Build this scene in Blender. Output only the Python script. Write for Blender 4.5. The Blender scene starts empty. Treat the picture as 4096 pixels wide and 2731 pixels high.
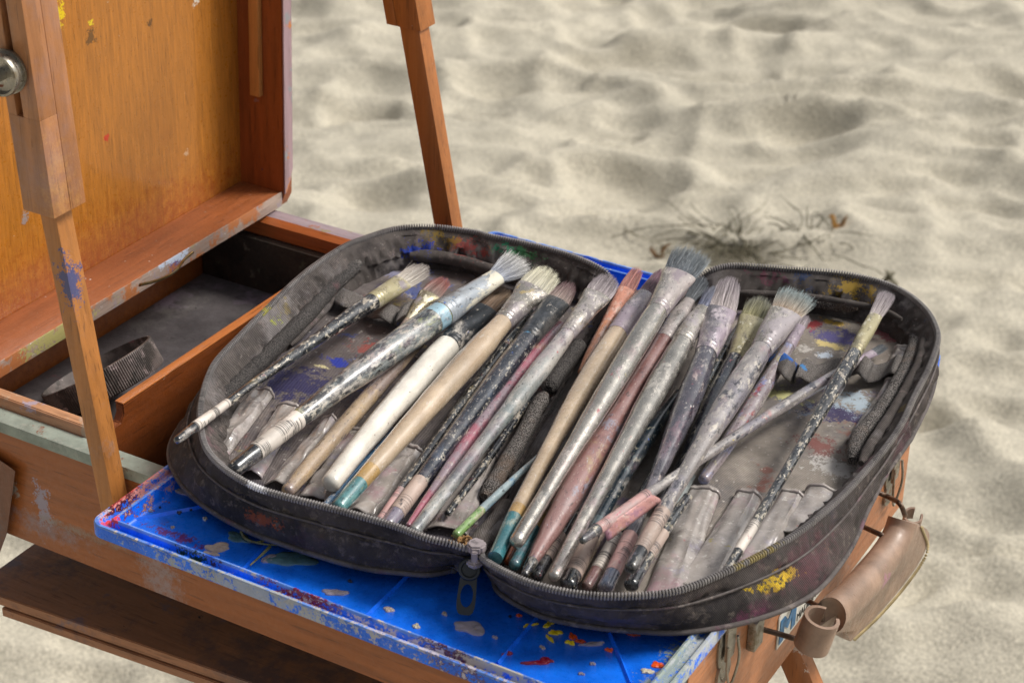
import bpy, bmesh, math, random
import numpy as np
from mathutils import Vector, Matrix, noise as mn
random.seed(7); rs = np.random.RandomState(11)
scene = bpy.context.scene
COL = scene.collection
# ------------------------------------------------------------------ camera
FPX = 7960.; CX, CY = 2048., 1365.5            # focal length in pixels of the 4096 px wide photograph
pitch, roll, yaw = math.radians(29.1), math.radians(1.0), math.radians(119.8)
CAM = Vector((0, 0, .66))                       # the rim of the easel box is z = 0, the sand is z = -0.85
Fh = Vector((math.cos(yaw), math.sin(yaw), 0)); R0 = Vector((Fh.y, -Fh.x, 0)); ZZ = Vector((0, 0, 1))
FW = Fh*math.cos(pitch)-ZZ*math.sin(pitch); U0 = Fh*math.sin(pitch)+ZZ*math.cos(pitch)
RT = R0*math.cos(roll)+U0*math.sin(roll); UP = -R0*math.sin(roll)+U0*math.cos(roll)
cam = bpy.data.objects.new('camera', bpy.data.cameras.new('camera')); COL.objects.link(cam)
m = Matrix((RT, UP, -FW)).transposed().to_4x4(); m.translation = CAM; cam.matrix_world = m
cam.data.sensor_width = 36; cam.data.lens = FPX/4096*36; cam.data.clip_start = .05; cam.data.clip_end = 500
cam.data.dof.use_dof = True; cam.data.dof.focus_distance = 1.22; cam.data.dof.aperture_fstop = 16
scene.camera = cam
# ------------------------------------------------------------------ sky, sun, exposure
SUN_EL, SUN_AZ = math.radians(47), math.radians(43)      # azimuth from +x towards +y
w = bpy.data.worlds.new('World'); scene.world = w; w.use_nodes = True
nt = w.node_tree; nt.nodes.clear()
sky = nt.nodes.new('ShaderNodeTexSky'); sky.sky_type = 'NISHITA'; sky.sun_disc = False
sky.sun_elevation = SUN_EL; sky.sun_rotation = math.pi/2-SUN_AZ; sky.dust_density = 4; sky.air_density = 1
hs = nt.nodes.new('ShaderNodeHueSaturation'); hs.inputs['Saturation'].default_value = .22
bg = nt.nodes.new('ShaderNodeBackground'); bg.inputs['Strength'].default_value = .075
wo = nt.nodes.new('ShaderNodeOutputWorld')
nt.links.new(sky.outputs[0], hs.inputs['Color']); nt.links.new(hs.outputs[0], bg.inputs['Color']); nt.links.new(bg.outputs[0], wo.inputs[0])
sl = bpy.data.lights.new('sun', 'SUN'); sl.energy = 2.2; sl.angle = math.radians(17); sl.color = (1, .95, .88)
so = bpy.data.objects.new('sun', sl); COL.objects.link(so)
sd = Vector((math.cos(SUN_EL)*math.cos(SUN_AZ), math.cos(SUN_EL)*math.sin(SUN_AZ), math.sin(SUN_EL)))
so.rotation_euler = sd.to_track_quat('Z', 'Y').to_euler(); so.location = (1, 0, 3)
scene.view_settings.view_transform = 'Standard'; scene.view_settings.look = 'None'
scene.view_settings.gamma = 1; scene.view_settings.use_curve_mapping = False
scene.view_settings.exposure = 0.58
# ------------------------------------------------------------------ helpers
def ray(x, y): return FW+RT*((x-CX)/FPX)-UP*((y-CY)/FPX)
def un(x, y, v=0., ax=2):
    """the point of the plane axis=v that the photograph shows at pixel x, y"""
    d = ray(x, y); t = (v-CAM[ax])/d[ax]; return CAM+d*t
def mm(px, P):                                   # a width in photo pixels at point P -> metres
    return px*((P-CAM).dot(FW))/FPX
def hexc(h):
    c = [int(h[i:i+2], 16)/255 for i in (0, 2, 4)]
    return tuple(((v+.055)/1.055)**2.4 if v > .04045 else v/12.92 for v in c)+(1,)
WM = {}
def link(o, parent=None):
    COL.objects.link(o)
    if parent is None: WM[o.name] = Matrix.Translation(o.location)
    else:
        o.parent = parent; o.matrix_parent_inverse = WM[parent.name].inverted(); WM[o.name] = Matrix.Identity(4)
    return o
def tag(o, label=None, cat=None, group=None, kind=None):
    if label: o['label'] = label
    if cat: o['category'] = cat
    if group: o['group'] = group
    if kind: o['kind'] = kind
    return o
def thing(name, loc, label, cat, group=None):
    o = bpy.data.objects.new(name, None); o.location = loc; o.empty_display_size = .02
    link(o); return tag(o, label, cat, group)
def part(name, bm, mat, parent=None, smooth=True, label=None):
    me = bpy.data.meshes.new(name); bm.normal_update(); bm.to_mesh(me); bm.free()
    if smooth: me.polygons.foreach_set('use_smooth', [True]*len(me.polygons)); me.set_sharp_from_angle(angle=math.radians(48))
    for mt in (mat if isinstance(mat, (list, tuple)) else [mat]): me.materials.append(mt)
    o = bpy.data.objects.new(name, me); link(o, parent)
    if label: o['label'] = label
    return o
def recalc(bm): bmesh.ops.recalc_face_normals(bm, faces=bm.faces[:])
def obox(bm, O, A, B, C_, bev=.0006):
    """box at corner O with edge vectors A, B, C_"""
    t = bmesh.new(); O, A, B, C_ = map(Vector, (O, A, B, C_))
    v = [t.verts.new(O+A*i+B*j+C_*k) for i in (0, 1) for j in (0, 1) for k in (0, 1)]
    for f in ((0, 1, 3, 2), (4, 6, 7, 5), (0, 4, 5, 1), (2, 3, 7, 6), (0, 2, 6, 4), (1, 5, 7, 3)): t.faces.new([v[i] for i in f])
    recalc(t)
    if bev: bmesh.ops.bevel(t, geom=t.edges[:], offset=bev, segments=2, affect='EDGES', profile=.6)
    join(bm, t)
def join(bm, t):
    me = bpy.data.meshes.new('tmp'); t.to_mesh(me); t.free(); bm.from_mesh(me); bpy.data.meshes.remove(me)
def abox(bm, x0, x1, y0, y1, z0, z1, bev=.0006): obox(bm, (x0, y0, z0), (x1-x0, 0, 0), (0, y1-y0, 0), (0, 0, z1-z0), bev)
def prism(bm, pts, ext, bev=0):
    """closed outline of points pushed along ext"""
    t = bmesh.new(); ext = Vector(ext)
    a = [t.verts.new(p) for p in pts]; b = [t.verts.new(Vector(p)+ext) for p in pts]
    n = len(a); t.faces.new(a); t.faces.new(b[::-1])
    for i in range(n): t.faces.new([a[i], b[i], b[(i+1) % n], a[(i+1) % n]])
    recalc(t)
    if bev: bmesh.ops.bevel(t, geom=t.edges[:], offset=bev, segments=2, affect='EDGES')
    join(bm, t)
def catmull(pts, n, closed=False):
    P = [np.array(p, float) for p in pts]
    if closed: Q = [P[-1]]+P+[P[0], P[1]]
    else: Q = [2*P[0]-P[1]]+P+[2*P[-1]-P[-2]]
    out = []
    for i in range(1, len(Q)-2):
        p0, p1, p2, p3 = Q[i-1], Q[i], Q[i+1], Q[i+2]
        for k in range(12):
            t = k/12; out.append(.5*((2*p1)+(p2-p0)*t+(2*p0-5*p1+4*p2-p3)*t*t+(-p0+3*p1-3*p2+p3)*t**3))
    if not closed: out.append(P[-1])
    out = np.array(out)
    if closed: out = np.vstack([out, out[:1]])
    d = np.r_[0, np.cumsum(np.linalg.norm(np.diff(out[:, :3], axis=0), axis=1))]
    s = np.linspace(0, d[-1], n+1 if closed else n)
    r = np.array([np.interp(s, d, out[:, k]) for k in range(out.shape[1])]).T
    return r[:-1] if closed else r
def tube(bm, pts, rad, n=10, closed=False, cap=True, flat=1., up=None):
    """tube along points; rad number or list"""
    P = [Vector(p[:3]) for p in pts]; N = len(P)
    rad = [rad]*N if not hasattr(rad, '__len__') else rad
    prev = None; rings = []
    for i in range(N):
        a = (P[(i+1) % N]-P[i-1]) if closed else (P[min(i+1, N-1)]-P[max(i-1, 0)])
        a.normalize()
        if up is not None: s = a.cross(up).normalized()
        elif prev is None: s = a.orthogonal().normalized()
        else: s = (prev-a*prev.dot(a)).normalized()
        prev = s; t = a.cross(s)
        rings.append([bm.verts.new(P[i]+(s*math.cos(2*math.pi*k/n)+t*math.sin(2*math.pi*k/n)*flat)*rad[i]) for k in range(n)])
    for i in range(N if closed else N-1):
        A, B = rings[i], rings[(i+1) % N]
        for k in range(n): bm.faces.new([A[k], A[(k+1) % n], B[(k+1) % n], B[k]])
    if cap and not closed: bm.faces.new(rings[0][::-1]); bm.faces.new(rings[-1])
# ------------------------------------------------------------------ materials
def lay(name, base, layers=(), spots=(), rough=.6, metal=0., bump=0., bscale=400., coord='obj', stretch=(1, 1, 1),
        grain=None, weave=0., coat=0., wood=None, spec=.5, proughness=.45, bars=None, vor=None, trans=0.):
    """layered procedural paint: layers (hex, scale, threshold, softness[, stretched]); spots (point, radius, hex)"""
    mt = bpy.data.materials.new(name); mt.use_nodes = True; t = mt.node_tree; N = t.nodes; L = t.links
    bs = N['Principled BSDF']
    if coord == 'pc':
        at = N.new('ShaderNodeAttribute'); at.attribute_name = 'pc'; vec = at.outputs['Vector']
    else:
        tc = N.new('ShaderNodeTexCoord'); vec = tc.outputs['Object']
    mp = N.new('ShaderNodeMapping'); mp.inputs['Scale'].default_value = stretch; L.new(vec, mp.inputs['Vector']); svec = mp.outputs[0]
    oi = N.new('ShaderNodeObjectInfo'); wv = N.new('ShaderNodeMath'); wv.operation = 'MULTIPLY'; wv.inputs[1].default_value = 37.
    L.new(oi.outputs['Random'], wv.inputs[0])
    k = [0]
    def noise(scale, detail=5, rgh=.62, v=None, dist=0.):
        n = N.new('ShaderNodeTexNoise'); n.noise_dimensions = '4D'; n.inputs['Scale'].default_value = scale
        n.inputs['Detail'].default_value = detail; n.inputs['Roughness'].default_value = rgh; n.inputs['Distortion'].default_value = dist
        L.new(v or svec, n.inputs['Vector'])
        a = N.new('ShaderNodeMath'); a.operation = 'ADD'; k[0] += 3.17; a.inputs[1].default_value = k[0]
        L.new(wv.outputs[0], a.inputs[0]); L.new(a.outputs[0], n.inputs['W'])
        return n.outputs['Fac']
    def mrange(x, a, b, c=0., d=1.):
        r = N.new('ShaderNodeMapRange'); r.inputs[1].default_value = a; r.inputs[2].default_value = b; r.inputs[3].default_value = c; r.inputs[4].default_value = d
        L.new(x, r.inputs[0]); return r.outputs[0]
    def mix(f, a, b):
        x = N.new('ShaderNodeMix'); x.data_type = 'RGBA'; L.new(f, x.inputs[0])
        for s, i in ((a, 6), (b, 7)):
            if isinstance(s, tuple): x.inputs[i].default_value = s
            else: L.new(s, x.inputs[i])
        return x.outputs[2]
    def math_(op, a, b):
        x = N.new('ShaderNodeMath'); x.operation = op
        for i, s in enumerate((a, b)):
            if isinstance(s, (int, float)): x.inputs[i].default_value = s
            else: L.new(s, x.inputs[i])
        return x.outputs[0]
    base = hexc(base); dk = tuple(c*.72 for c in base[:3])+(1,); lt = tuple(min(1, c*1.22) for c in base[:3])+(1,)
    n0 = noise(240 if name == 'sand_mat' else 60, 4); cur = mix(mrange(n0, .35, .65), dk, lt)
    hgt = None; pm = None
    if wood:      # grain scales along x, y, z and the flecks' colour
        gm = N.new('ShaderNodeMapping'); gm.inputs['Scale'].default_value = wood[0]; L.new(vec, gm.inputs['Vector'])
        g = noise(1., 6, .6, gm.outputs[0], .3)
        cur = mix(mrange(g, .3, .75), tuple(c*.70 for c in base[:3])+(1,), tuple(min(1, c*1.2) for c in base[:3])+(1,))
        fm = N.new('ShaderNodeMapping'); fm.inputs['Scale'].default_value = tuple(3.2*s for s in wood[0]); L.new(vec, fm.inputs['Vector'])
        g2 = noise(1., 2, .5, fm.outputs[0]); fk = mrange(g2, .60, .68)
        cur = mix(math_('MULTIPLY', fk, .55), cur, tuple(c*.35 for c in base[:3])+(1,)); hgt = math_('MULTIPLY', g2, -.6)
    if grain:
        gn = noise(grain[1], 3, .7); cur = mix(mrange(gn, .45, .62, 0, grain[2]), cur, hexc(grain[0]))
    if vor:       # knitted cells: bright bumps in dark grid
        vo = N.new('ShaderNodeTexVoronoi'); vo.inputs['Scale'].default_value = vor[0]; L.new(vec, vo.inputs['Vector'])
        vf = mrange(vo.outputs['Distance'], .25, .62); cur = mix(vf, cur, hexc(vor[1])); hgt = math_('MULTIPLY', vo.outputs['Distance'], -1.5)
    for la in layers:
        f = mrange(noise(la[1], 8, .72), .5+(la[2]-.5)/1.5, .5+(la[2]+la[3]-.5)/1.5)
        if len(la) > 4: f = math_('MULTIPLY', f, la[4])
        if len(la) > 5: f = math_('MULTIPLY', f, mrange(noise(la[5], 3), .46, .56))
        cur = mix(f, cur, hexc(la[0])); pm = f if pm is None else math_('MAXIMUM', pm, f)
    if spots:
        sn = noise(140, 5, .7, vec); sb = noise(700, 3, .7, vec)
        for sp in spots:
            sc = sp[3] if len(sp) > 3 else (1, 1, 1)
            q = N.new('ShaderNodeVectorMath'); q.operation = 'SUBTRACT'; L.new(vec, q.inputs[0]); q.inputs[1].default_value = sp[0]
            q2 = N.new('ShaderNodeVectorMath'); q2.operation = 'MULTIPLY'; L.new(q.outputs[0], q2.inputs[0]); q2.inputs[1].default_value = sc
            ln = N.new('ShaderNodeVectorMath'); ln.operation = 'LENGTH'; L.new(q2.outputs[0], ln.inputs[0])
            d = math_('ADD', math_('DIVIDE', ln.outputs['Value'], sp[1]), math_('MULTIPLY', math_('ADD', sn, math_('MULTIPLY', sb, .55)), 4.5))
            so_f = sp[5] if len(sp) > 5 else 0.; f = mrange(d, 4.32+so_f, 4.05-so_f, 0, sp[4] if len(sp) > 4 else 1)
            cur = mix(f, cur, hexc(sp[2])); pm = f if pm is None else math_('MAXIMUM', pm, f)
    if bars:      # printed bars across a label, and the blank band
        sx = N.new('ShaderNodeSeparateXYZ'); L.new(vec, sx.inputs[0])
        cx = N.new('ShaderNodeCombineXYZ'); L.new(sx.outputs[0], cx.inputs[0])
        b = noise(1400, 1, .3, cx.outputs[0]); big = noise(70, 0, .3, cx.outputs[0])
        ang = noise(130, 1, .5); f = math_('MULTIPLY', mrange(b, .50, .54), math_('MULTIPLY', mrange(big, .44, .47), mrange(ang, .42, .46)))
        cur = mix(math_('MULTIPLY', f, .8), cur, hexc(bars))
        for la in layers[:2]:
            f = mrange(noise(la[1], 7, .66), la[2]+.04, la[2]+la[3]+.04); cur = mix(f, cur, hexc(la[0]))
    L.new(cur, bs.inputs['Base Color'])
    rn = mrange(noise(300, 3), .3, .7, max(.05, rough-.12), min(1, rough+.15))
    if pm is not None and metal > 0:
        inv = math_('SUBTRACT', 1., pm); L.new(math_('MULTIPLY', inv, metal), bs.inputs['Metallic'])
        r2 = N.new('ShaderNodeMix'); L.new(pm, r2.inputs[0]); L.new(rn, r2.inputs[2]); r2.inputs[3].default_value = proughness; L.new(r2.outputs[0], bs.inputs['Roughness'])
    else:
        bs.inputs['Metallic'].default_value = metal; L.new(rn, bs.inputs['Roughness'])
    bs.inputs['Specular IOR Level'].default_value = spec
    if coat: bs.inputs['Coat Weight'].default_value = coat; bs.inputs['Coat Roughness'].default_value = .13
    if trans: bs.inputs['Alpha'].default_value = 1-trans
    if bump:
        h = noise(bscale, 6, .7); h = math_('MULTIPLY', h, 1.)
        if hgt is not None: h = math_('ADD', h, hgt)
        if pm is not None: h = math_('ADD', h, math_('MULTIPLY', pm, .5))
        if weave:
            w1 = N.new('ShaderNodeTexWave'); w1.inputs['Scale'].default_value = weave; w1.bands_direction = 'DIAGONAL'; L.new(vec, w1.inputs[0])
            h = math_('ADD', h, math_('MULTIPLY', w1.outputs['Fac'], .5))
        bp = N.new('ShaderNodeBump'); bp.inputs['Strength'].default_value = min(1., bump); bp.inputs['Distance'].default_value = .0008 if bump < 2 else .004
        L.new(h, bp.inputs['Height']); L.new(bp.outputs[0], bs.inputs['Normal'])
    return mt
#EOF_HELPERS
# ================================================================== THE SAND
def vnoise(x, y, seed):
    xi = np.floor(x).astype(int); yi = np.floor(y).astype(int); fx = x-xi; fy = y-yi
    fx = fx*fx*fx*(fx*(fx*6-15)+10); fy = fy*fy*fy*(fy*(fy*6-15)+10)
    def h(i, j):
        n = (i*374761393+j*668265263+seed*1442695041) & 0x7fffffff
        n = ((n ^ (n >> 13))*1274126177) & 0x7fffffff
        return ((n ^ (n >> 16)) & 0xffff)/65535.
    return (h(xi, yi)*(1-fx)+h(xi+1, yi)*fx)*(1-fy)+(h(xi, yi+1)*(1-fx)+h(xi+1, yi+1)*fx)*fy
def sand_height(X, Y):
    u = X*math.cos(yaw)+Y*math.sin(yaw); v = X*math.sin(yaw)-Y*math.cos(yaw)       # away / to the right
    wx = u+.10*vnoise(u*5, v*5, 3); wy = v+.10*vnoise(u*5+9, v*5, 4)
    def ridge(s, a, sd, ex=1.4):
        q = 2*vnoise(wx*s*1.35, wy*s*.7, sd)-1; n = 1-np.sqrt(q*q+.02); return a*(np.maximum(n, 0)**ex)
    Z = .05*vnoise(u*1.3, v*1.1, 1)+ridge(3.2, .058, 5)+ridge(6.8, .042, 6)+ridge(12.5, .024, 7)+.009*vnoise(u*26, v*22, 8)+.004*vnoise(u*60, v*60, 9)
    r = np.random.RandomState(5)
    pits = [(un(2440, 745, -.85), .17, .055, .6), (un(1400, 780, -.85), .12, .035, 1), (un(2050, 380, -.85), .13, .045, .5), (un(3650, 1700, -.85), .08, .03, 1),
            (un(3250, 560, -.85), .14, .04, .5), (un(1350, 470, -.85), .13, .04, .6), (un(3900, 420, -.85), .13, .04, .6), (un(3000, 120, -.85), .12, .035, .5)]
    pits = [(p.x, p.y, a*.95, b*.85, c*.8) for p, a, b, c in pits]+[(r.uniform(-4, .2), r.uniform(1, 5), r.uniform(.04, .12), r.uniform(.007, .020), r.uniform(.4, .9)) for _ in range(190)]
    for px, py, rad, dep, asp in pits:
        du = (X-px)*math.cos(yaw)+(Y-py)*math.sin(yaw); dv = (X-px)*math.sin(yaw)-(Y-py)*math.cos(yaw)
        q = np.sqrt((du/asp)**2+dv**2)/rad
        q = q*(1+.22*(vnoise(X*9+px*7, Y*9, 33)-.5)*2)
        Z = Z-dep*np.exp(-(q**2.4))+dep*.45*np.exp(-((q-1.25)/.28)**2)*(.6+.5*np.sign(du))
    return Z-.10
def axis(a, b, step, far):
    c = list(np.arange(a, b+1e-6, step)); s = step; x = b
    up_ = []; 
    while x < far: s *= 1.35; x += s; up_.append(x)
    s = step; x = a; dn = []
    while x > -far: s *= 1.35; x -= s; dn.append(x)
    return np.array(dn[::-1]+c+up_)
gx = axis(-4.6, .4, .0125, 160); gy = axis(.9, 5.3, .0125, 160)
GX, GY = np.meshgrid(gx, gy); GZ = sand_height(GX, GY)-.85+.02
fade = np.clip(1-(np.hypot(GX+2, GY-3)-4)/6, 0, 1); GZ = np.where(fade < 1, (GZ+.85)*fade-.85, GZ)
nx, ny = len(gx), len(gy)
verts = np.stack([GX, GY, GZ], -1).reshape(-1, 3); idx = np.arange(nx*ny).reshape(ny, nx)
F = np.stack([idx[:-1, :-1], idx[:-1, 1:], idx[1:, 1:], idx[1:, :-1]], -1).reshape(-1, 4)
me = bpy.data.meshes.new('sand'); me.vertices.add(len(verts)); me.vertices.foreach_set('co', verts.ravel())
me.loops.add(F.size); me.loops.foreach_set('vertex_index', F.ravel()); me.polygons.add(len(F))
me.polygons.foreach_set('loop_start', np.arange(len(F))*4); me.polygons.foreach_set('loop_total', np.full(len(F), 4)); me.update()
me.polygons.foreach_set('use_smooth', [True]*len(F))
me.materials.append(lay('sand_mat', 'c0b9a8', [('8d8370', 330, .66, .1, .4), ('dcd5c6', 420, .64, .12, .4)], rough=.95, bump=3, bscale=120, spec=.15))
sand = bpy.data.objects.new('sand', me); COL.objects.link(sand); tag(sand, kind='structure')
def ground_z(x, y): return float(sand_height(np.array([[x]]), np.array([[y]]))[0, 0])-.83
# seaweed and bits lying on the sand
weed_m = lay('weed_mat', '6a6450', [('4c4736', 60, .5, .1)], rough=.7)
amber_m = lay('amber_mat', 'a3742c', [('6e4a1c', 90, .5, .1)], rough=.5)
def weed(px, py, n, spread, label, seed, hgt=.05):
    r = random.Random(seed); c = un(px, py, -.83); g = ground_z(c.x, c.y)
    o = thing('seaweed_clump', (c.x, c.y, g), label, 'seaweed'); bm = bmesh.new()
    for i in range(n):
        a = r.uniform(0, 6.28); p = Vector((c.x+r.gauss(0, spread*.45), c.y+r.gauss(0, spread*.3), g-.005)); pts = []
        v = Vector((math.cos(a), math.sin(a), r.uniform(.0, .4)))*.006
        for k in range(9):
            pts.append(p.copy()); p = p+v; v = v+Vector((r.gauss(0, .005), r.gauss(0, .005), r.gauss(-.002, .004)))
            if p.z > g+hgt: v.z = -abs(v.z)
            if p.z < g-.01: v.z = abs(v.z)*.6
        tube(bm, pts, [r.uniform(.0008, .0022)*(1-.07*k) for k in range(9)], 5)
    part('fronds', bm, weed_m, o); return o
weed(2930, 985, 90, .045, 'dark tangled seaweed clump on the sand left of the smaller sprig', 3, .022)
weed(3250, 990, 16, .04, 'thin wispy seaweed sprig on the sand under the amber pod', 4, .03)
def chip(px, py, L, W, mat, name, label, cat, seed):
    c = un(px, py, -.83); z = ground_z(c.x, c.y)+.012; r = random.Random(seed); bm = bmesh.new()
    pts = [Vector((c.x+(k/7-.5)*L*RT.x*1.1+r.gauss(0, .003), c.y+(k/7-.5)*L*RT.y*1.1, z+.012*math.sin(k*.9+seed))) for k in range(8)]
    tube(bm, pts, [W*math.sin(math.pi*(k+.6)/8.2) for k in range(8)], 8, flat=.5)
    tag(part(name, bm, mat), label, cat)
chip(3345, 940, .035, .009, amber_m, 'seaweed_pod', 'amber seaweed pod beside the wispy sprig', 'seaweed pod', 1)
chip(2640, 985, .035, .0045, lay('husk_mat', '8a6236', [('5c3d20', 90, .5, .1)], rough=.6), 'dry_husk', 'brown dry husk on the sand behind the tallest brush', 'husk', 2)
chip(3560, 1155, .02, .008, weed_m, 'small_pebble', 'small dark pebble on the sand behind the case corner', 'pebble', 5)
# ================================================================== THE BOX EASEL
X0, X1, YA, YB, ZB = -.905, -.330, .769, 1.112, -.088
GL = 'a49a9c'
def woodmat(name, base, along, layers=(), spots=(), rough=.5, dark='5a2a12', s=1., coat=.25):
    sc = {'x': (14*s, 190*s, 190*s), 'y': (190*s, 14*s, 190*s), 'z': (190*s, 190*s, 14*s)}[along]
    return lay(name, base, layers, spots, rough=rough, wood=(sc,), bump=.25, bscale=700, coat=coat)
mud = [('9b8f92', 16, .74, .2, .5), ('8d7f86', 55, .78, .14, .5), ('d8cfc4', 230, .80, .03), ('6d4a50', 34, .75, .08, .5)]
w_side = woodmat('side_beech', 'a05a26', 'x', mud, [(un(170, 2020, YA, 1), .008, '9a8e9c', (1, 1, .5)), (un(640, 2300, YA, 1), .013, '9c9093', (1, 1, .35), .7, .5), (un(180, 2110, YA, 1), .012, '8c8088', (.4, 1, 1.6), .6, .5),
        (un(330, 2130, YA, 1), .010, '8f8377', (.3, 1, 3), .7, .4), (un(620, 2420, YA, 1), .010, '8f8798', (.25, 1, 4), .7, .4), (un(40, 1950, YA, 1), .006, 'a3988e')])
w_right = woodmat('end_beech', 'b4754a', 'y', [('a08a84', 30, .66, .06, .6), ('8d5a3a', 18, .58, .12, .5), ('cfc4b8', 240, .74, .03)], [(un(3560, 2190, X1, 0), .004, 'cfc8bd', (1, 1, .5))])
w_rim = lay('painted_rim', '8f9a90', [('7a4528', 40, .66, .05), ('a7aaa0', 90, .56, .08, .5), ('6d6a66', 160, .68, .04, .6)], rough=.55, bump=.3, bscale=300)
w_rimfar = woodmat('far_rim_beech', 'a08e93', 'x', [('9a8a6a', 25, .6, .05), ('a8623a', 30, .6, .05)])
w_bevel = woodmat('far_bevel_beech', 'b4622e', 'x')
w_div = woodmat('divider_beech', '7d4018', 'y', [('9a9088', 30, .72, .04, .6), ('d2c8b8', 250, .75, .02)])
w_divtop = woodmat('divider_edge_beech', 'b56c33', 'y', [('8f7f78', 60, .68, .05, .6), ('e0d8cc', 260, .74, .02)])
w_metal = lay('drawer_lining', '575253', [('4a4444', 14, .5, .2, .8), ('7d6f7c', 24, .56, .12, .7), ('7c4a50', 30, .66, .06, .5), ('8c8880', 10, .6, .2, .6), ('2c2826', 200, .68, .05)], rough=.5, bump=.4, bscale=260, spec=.4)
w_dark = lay('drawer_far_wall', '3a3028', [('6d6658', 24, .6, .08), ('241c16', 20, .52, .1), ('575a48', 60, .64, .06)], rough=.7, bump=.3)
easel = thing('box_easel', (-.62, .94, ZB), 'open wooden box easel with leather handle, raised lid and paint-stained struts', 'easel')
bm = bmesh.new(); abox(bm, X0, X1-.0005, YA, YA+.0125, ZB, -.0085); part('near_side', bm, w_side, easel)
bm = bmesh.new(); abox(bm, X0, X1-.0005, YA-.0006, YA+.013, -.0083, 0); part('near_rim', bm, w_rim, easel)
bm = bmesh.new(); abox(bm, X0, X1-.0005, YB-.012, YB, ZB, -.010); abox(bm, X0, X1-.0005, YB-.012, YB+.0005, -.0098, 0); part('far_rim', bm, w_rimfar, easel)
bm = bmesh.new(); prism(bm, [(X0, YB-.0121, 0.0002), (X0, YB-.018, -.003), (X0, YB-.018, -.014), (X0, YB-.0121, -.014)], (X1-X0-.02, 0, 0)); part('far_bevel', bm, w_bevel, easel)
bm = bmesh.new(); abox(bm, X1-.012, X1, YA+.0128, YB-.0122, ZB, -.001); abox(bm, X1-.0003, X1+.0005, YA, YB, ZB, -.0008, 0); part('handle_side', bm, w_right, easel)
bm = bmesh.new(); abox(bm, X0, X1-.013, YA+.013, YB-.0125, ZB+.002, ZB+.008); part('bottom', bm, w_dark, easel)
bm = bmesh.new(); abox(bm, X0-.0127, X0, YA, YB, ZB, -.004); part('hinge_side', bm, w_side, easel)
# inner drawer: lining, near strip with notch, divider
drawer = bmesh.new()
abox(drawer, X0+.002, -.757, YA+.016, YB-.019, -.062, -.058, 0); part('drawer_lining', drawer, w_metal, easel, False)
bm = bmesh.new(); abox(bm, X0+.002, -.757, YB-.0255, YB-.0187, -.060, -.0145); part('drawer_far_wall', bm, w_dark, easel)
bm = bmesh.new(); prism(bm, [(X0, .7825, -.02), (X0, .7825, .0035), (X0, .7845, .0065), (X0, .7925, .0065), (X0, .7925, -.02)], (-.7525-X0, 0, 0), .0006)
part('drawer_near_strip', bm, woodmat('strip_beech', 'ba8a66', 'x', [('b3a08a', 30, .50, .08, .8), ('9f92a0', 42, .60, .05), ('b3705f', 60, .66, .04)]), easel)
bm = bmesh.new(); prism(bm, [(-.757, .7928, -.07), (-.757, .7928, -.004), (-.757, .812, -.004), (-.757, .8155, .001), (-.757, .8155, .0075), (-.757, YB-.019, .0075), (-.757, YB-.019, -.07)], (.0065, 0, 0), .0007); part('divider', bm, w_div, easel)
bm = bmesh.new(); abox(bm, -.7572, -.7503, .8158, YB-.0195, .0076, .0086, .0003); part('divider_edge', bm, w_divtop, easel)
# lid, slightly racked
def lidx(v): return v.x, v.y+.050*v.z, v.z
def lid_part(name, boxes, mat):
    bm = bmesh.new()
    for b in boxes: abox(bm, *b)
    for v in bm.verts: v.co = lidx(v.co)
    return part(name, bm, mat, easel)
XP, XF = -.886, -.846
ply = lay('lid_plywood', 'b9762a', [('9a5218', 5, .55, .3, .4), ('cfc4ae', 330, .765, .02), ('6d6a66', 50, .76, .03), ('5a3a1a', 45, .765, .03)],
          [(un(238, 60, XP, 0), .0075, 'e3c412', (1, 1.3, .7)), (un(363, 90, XP, 0), .003, 'dcc020'), (un(362, 145, XP, 0), .006, '6f4a1e'), (un(600, 95, XP, 0), .0045, '6a451c', (1, 1.6, .8)), (un(427, 553, XP, 0), .0028, 'c23a1a'),
           (un(780, 5, XP, 0), .0035, 'ddd4c4'), (un(745, 612, XP, 0), .003, 'c9a27c'), (un(100, 870, XP, 0), .004, '9a8a84'), (un(250, 1190, XP, 0), .042, '8a380c', (1, .2, 1.6), .5, 1.), (un(640, 975, XP, 0), .038, '8a380c', (1, .22, 1.7), .5, 1.), (un(60, 1270, XP, 0), .046, '8a380c', (1, .3, 1.4), .5, 1.)], rough=.34, wood=((420, 480, 34),), bump=.2, bscale=800, coat=.4)
w_lid = woodmat('lid_beech', '9a4f20', 'z', [('8d7f86', 40, .70, .05, .5), ('2f2d4a', 120, .755, .02)])
w_lidb = woodmat('lid_bottom_beech', '94542c', 'y', [('d8d0c8', 200, .73, .03), ('6a3c22', 12, .6, .2, .4)], [(un(60, 1455, -.856, 0), .006, '5e4a34')])
w_lidface = woodmat('lid_edge_beech', 'a08c80', 'y', [('a8693e', 34, .53, .06), ('9a9468', 30, .66, .05), ('8f8390', 50, .62, .05, .7), ('dfdad6', 90, .70, .03)],
      [(un(700, 1045, XF, 0), .006, '5d4d80', (1, .6, 1)), (un(700, 1025, XF, 0), .010, 'b9c4d6', (1, .5, 1.5)), (un(230, 1330, XF, 0), .016, 'a39b62', (1, .5, 1.2))])
w_lidedge = woodmat('lid_rim_beech', 'a88c92', 'z', [('c4793c', 26, .60, .05), ('8f9094', 34, .62, .05)])
lid_part('lid_panel', [(XP-.006, XP, .75, 1.119, .002, .372, 0)], ply)
lid_part('lid_bottom_board', [(XP+.0002, XF-.0012, .75, 1.1172, .003, .0135)], w_lidb)
lid_part('lid_bottom_edge', [(XF-.001, XF, .75, 1.1172, .0025, .014, .0004)], w_lidface)
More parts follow.
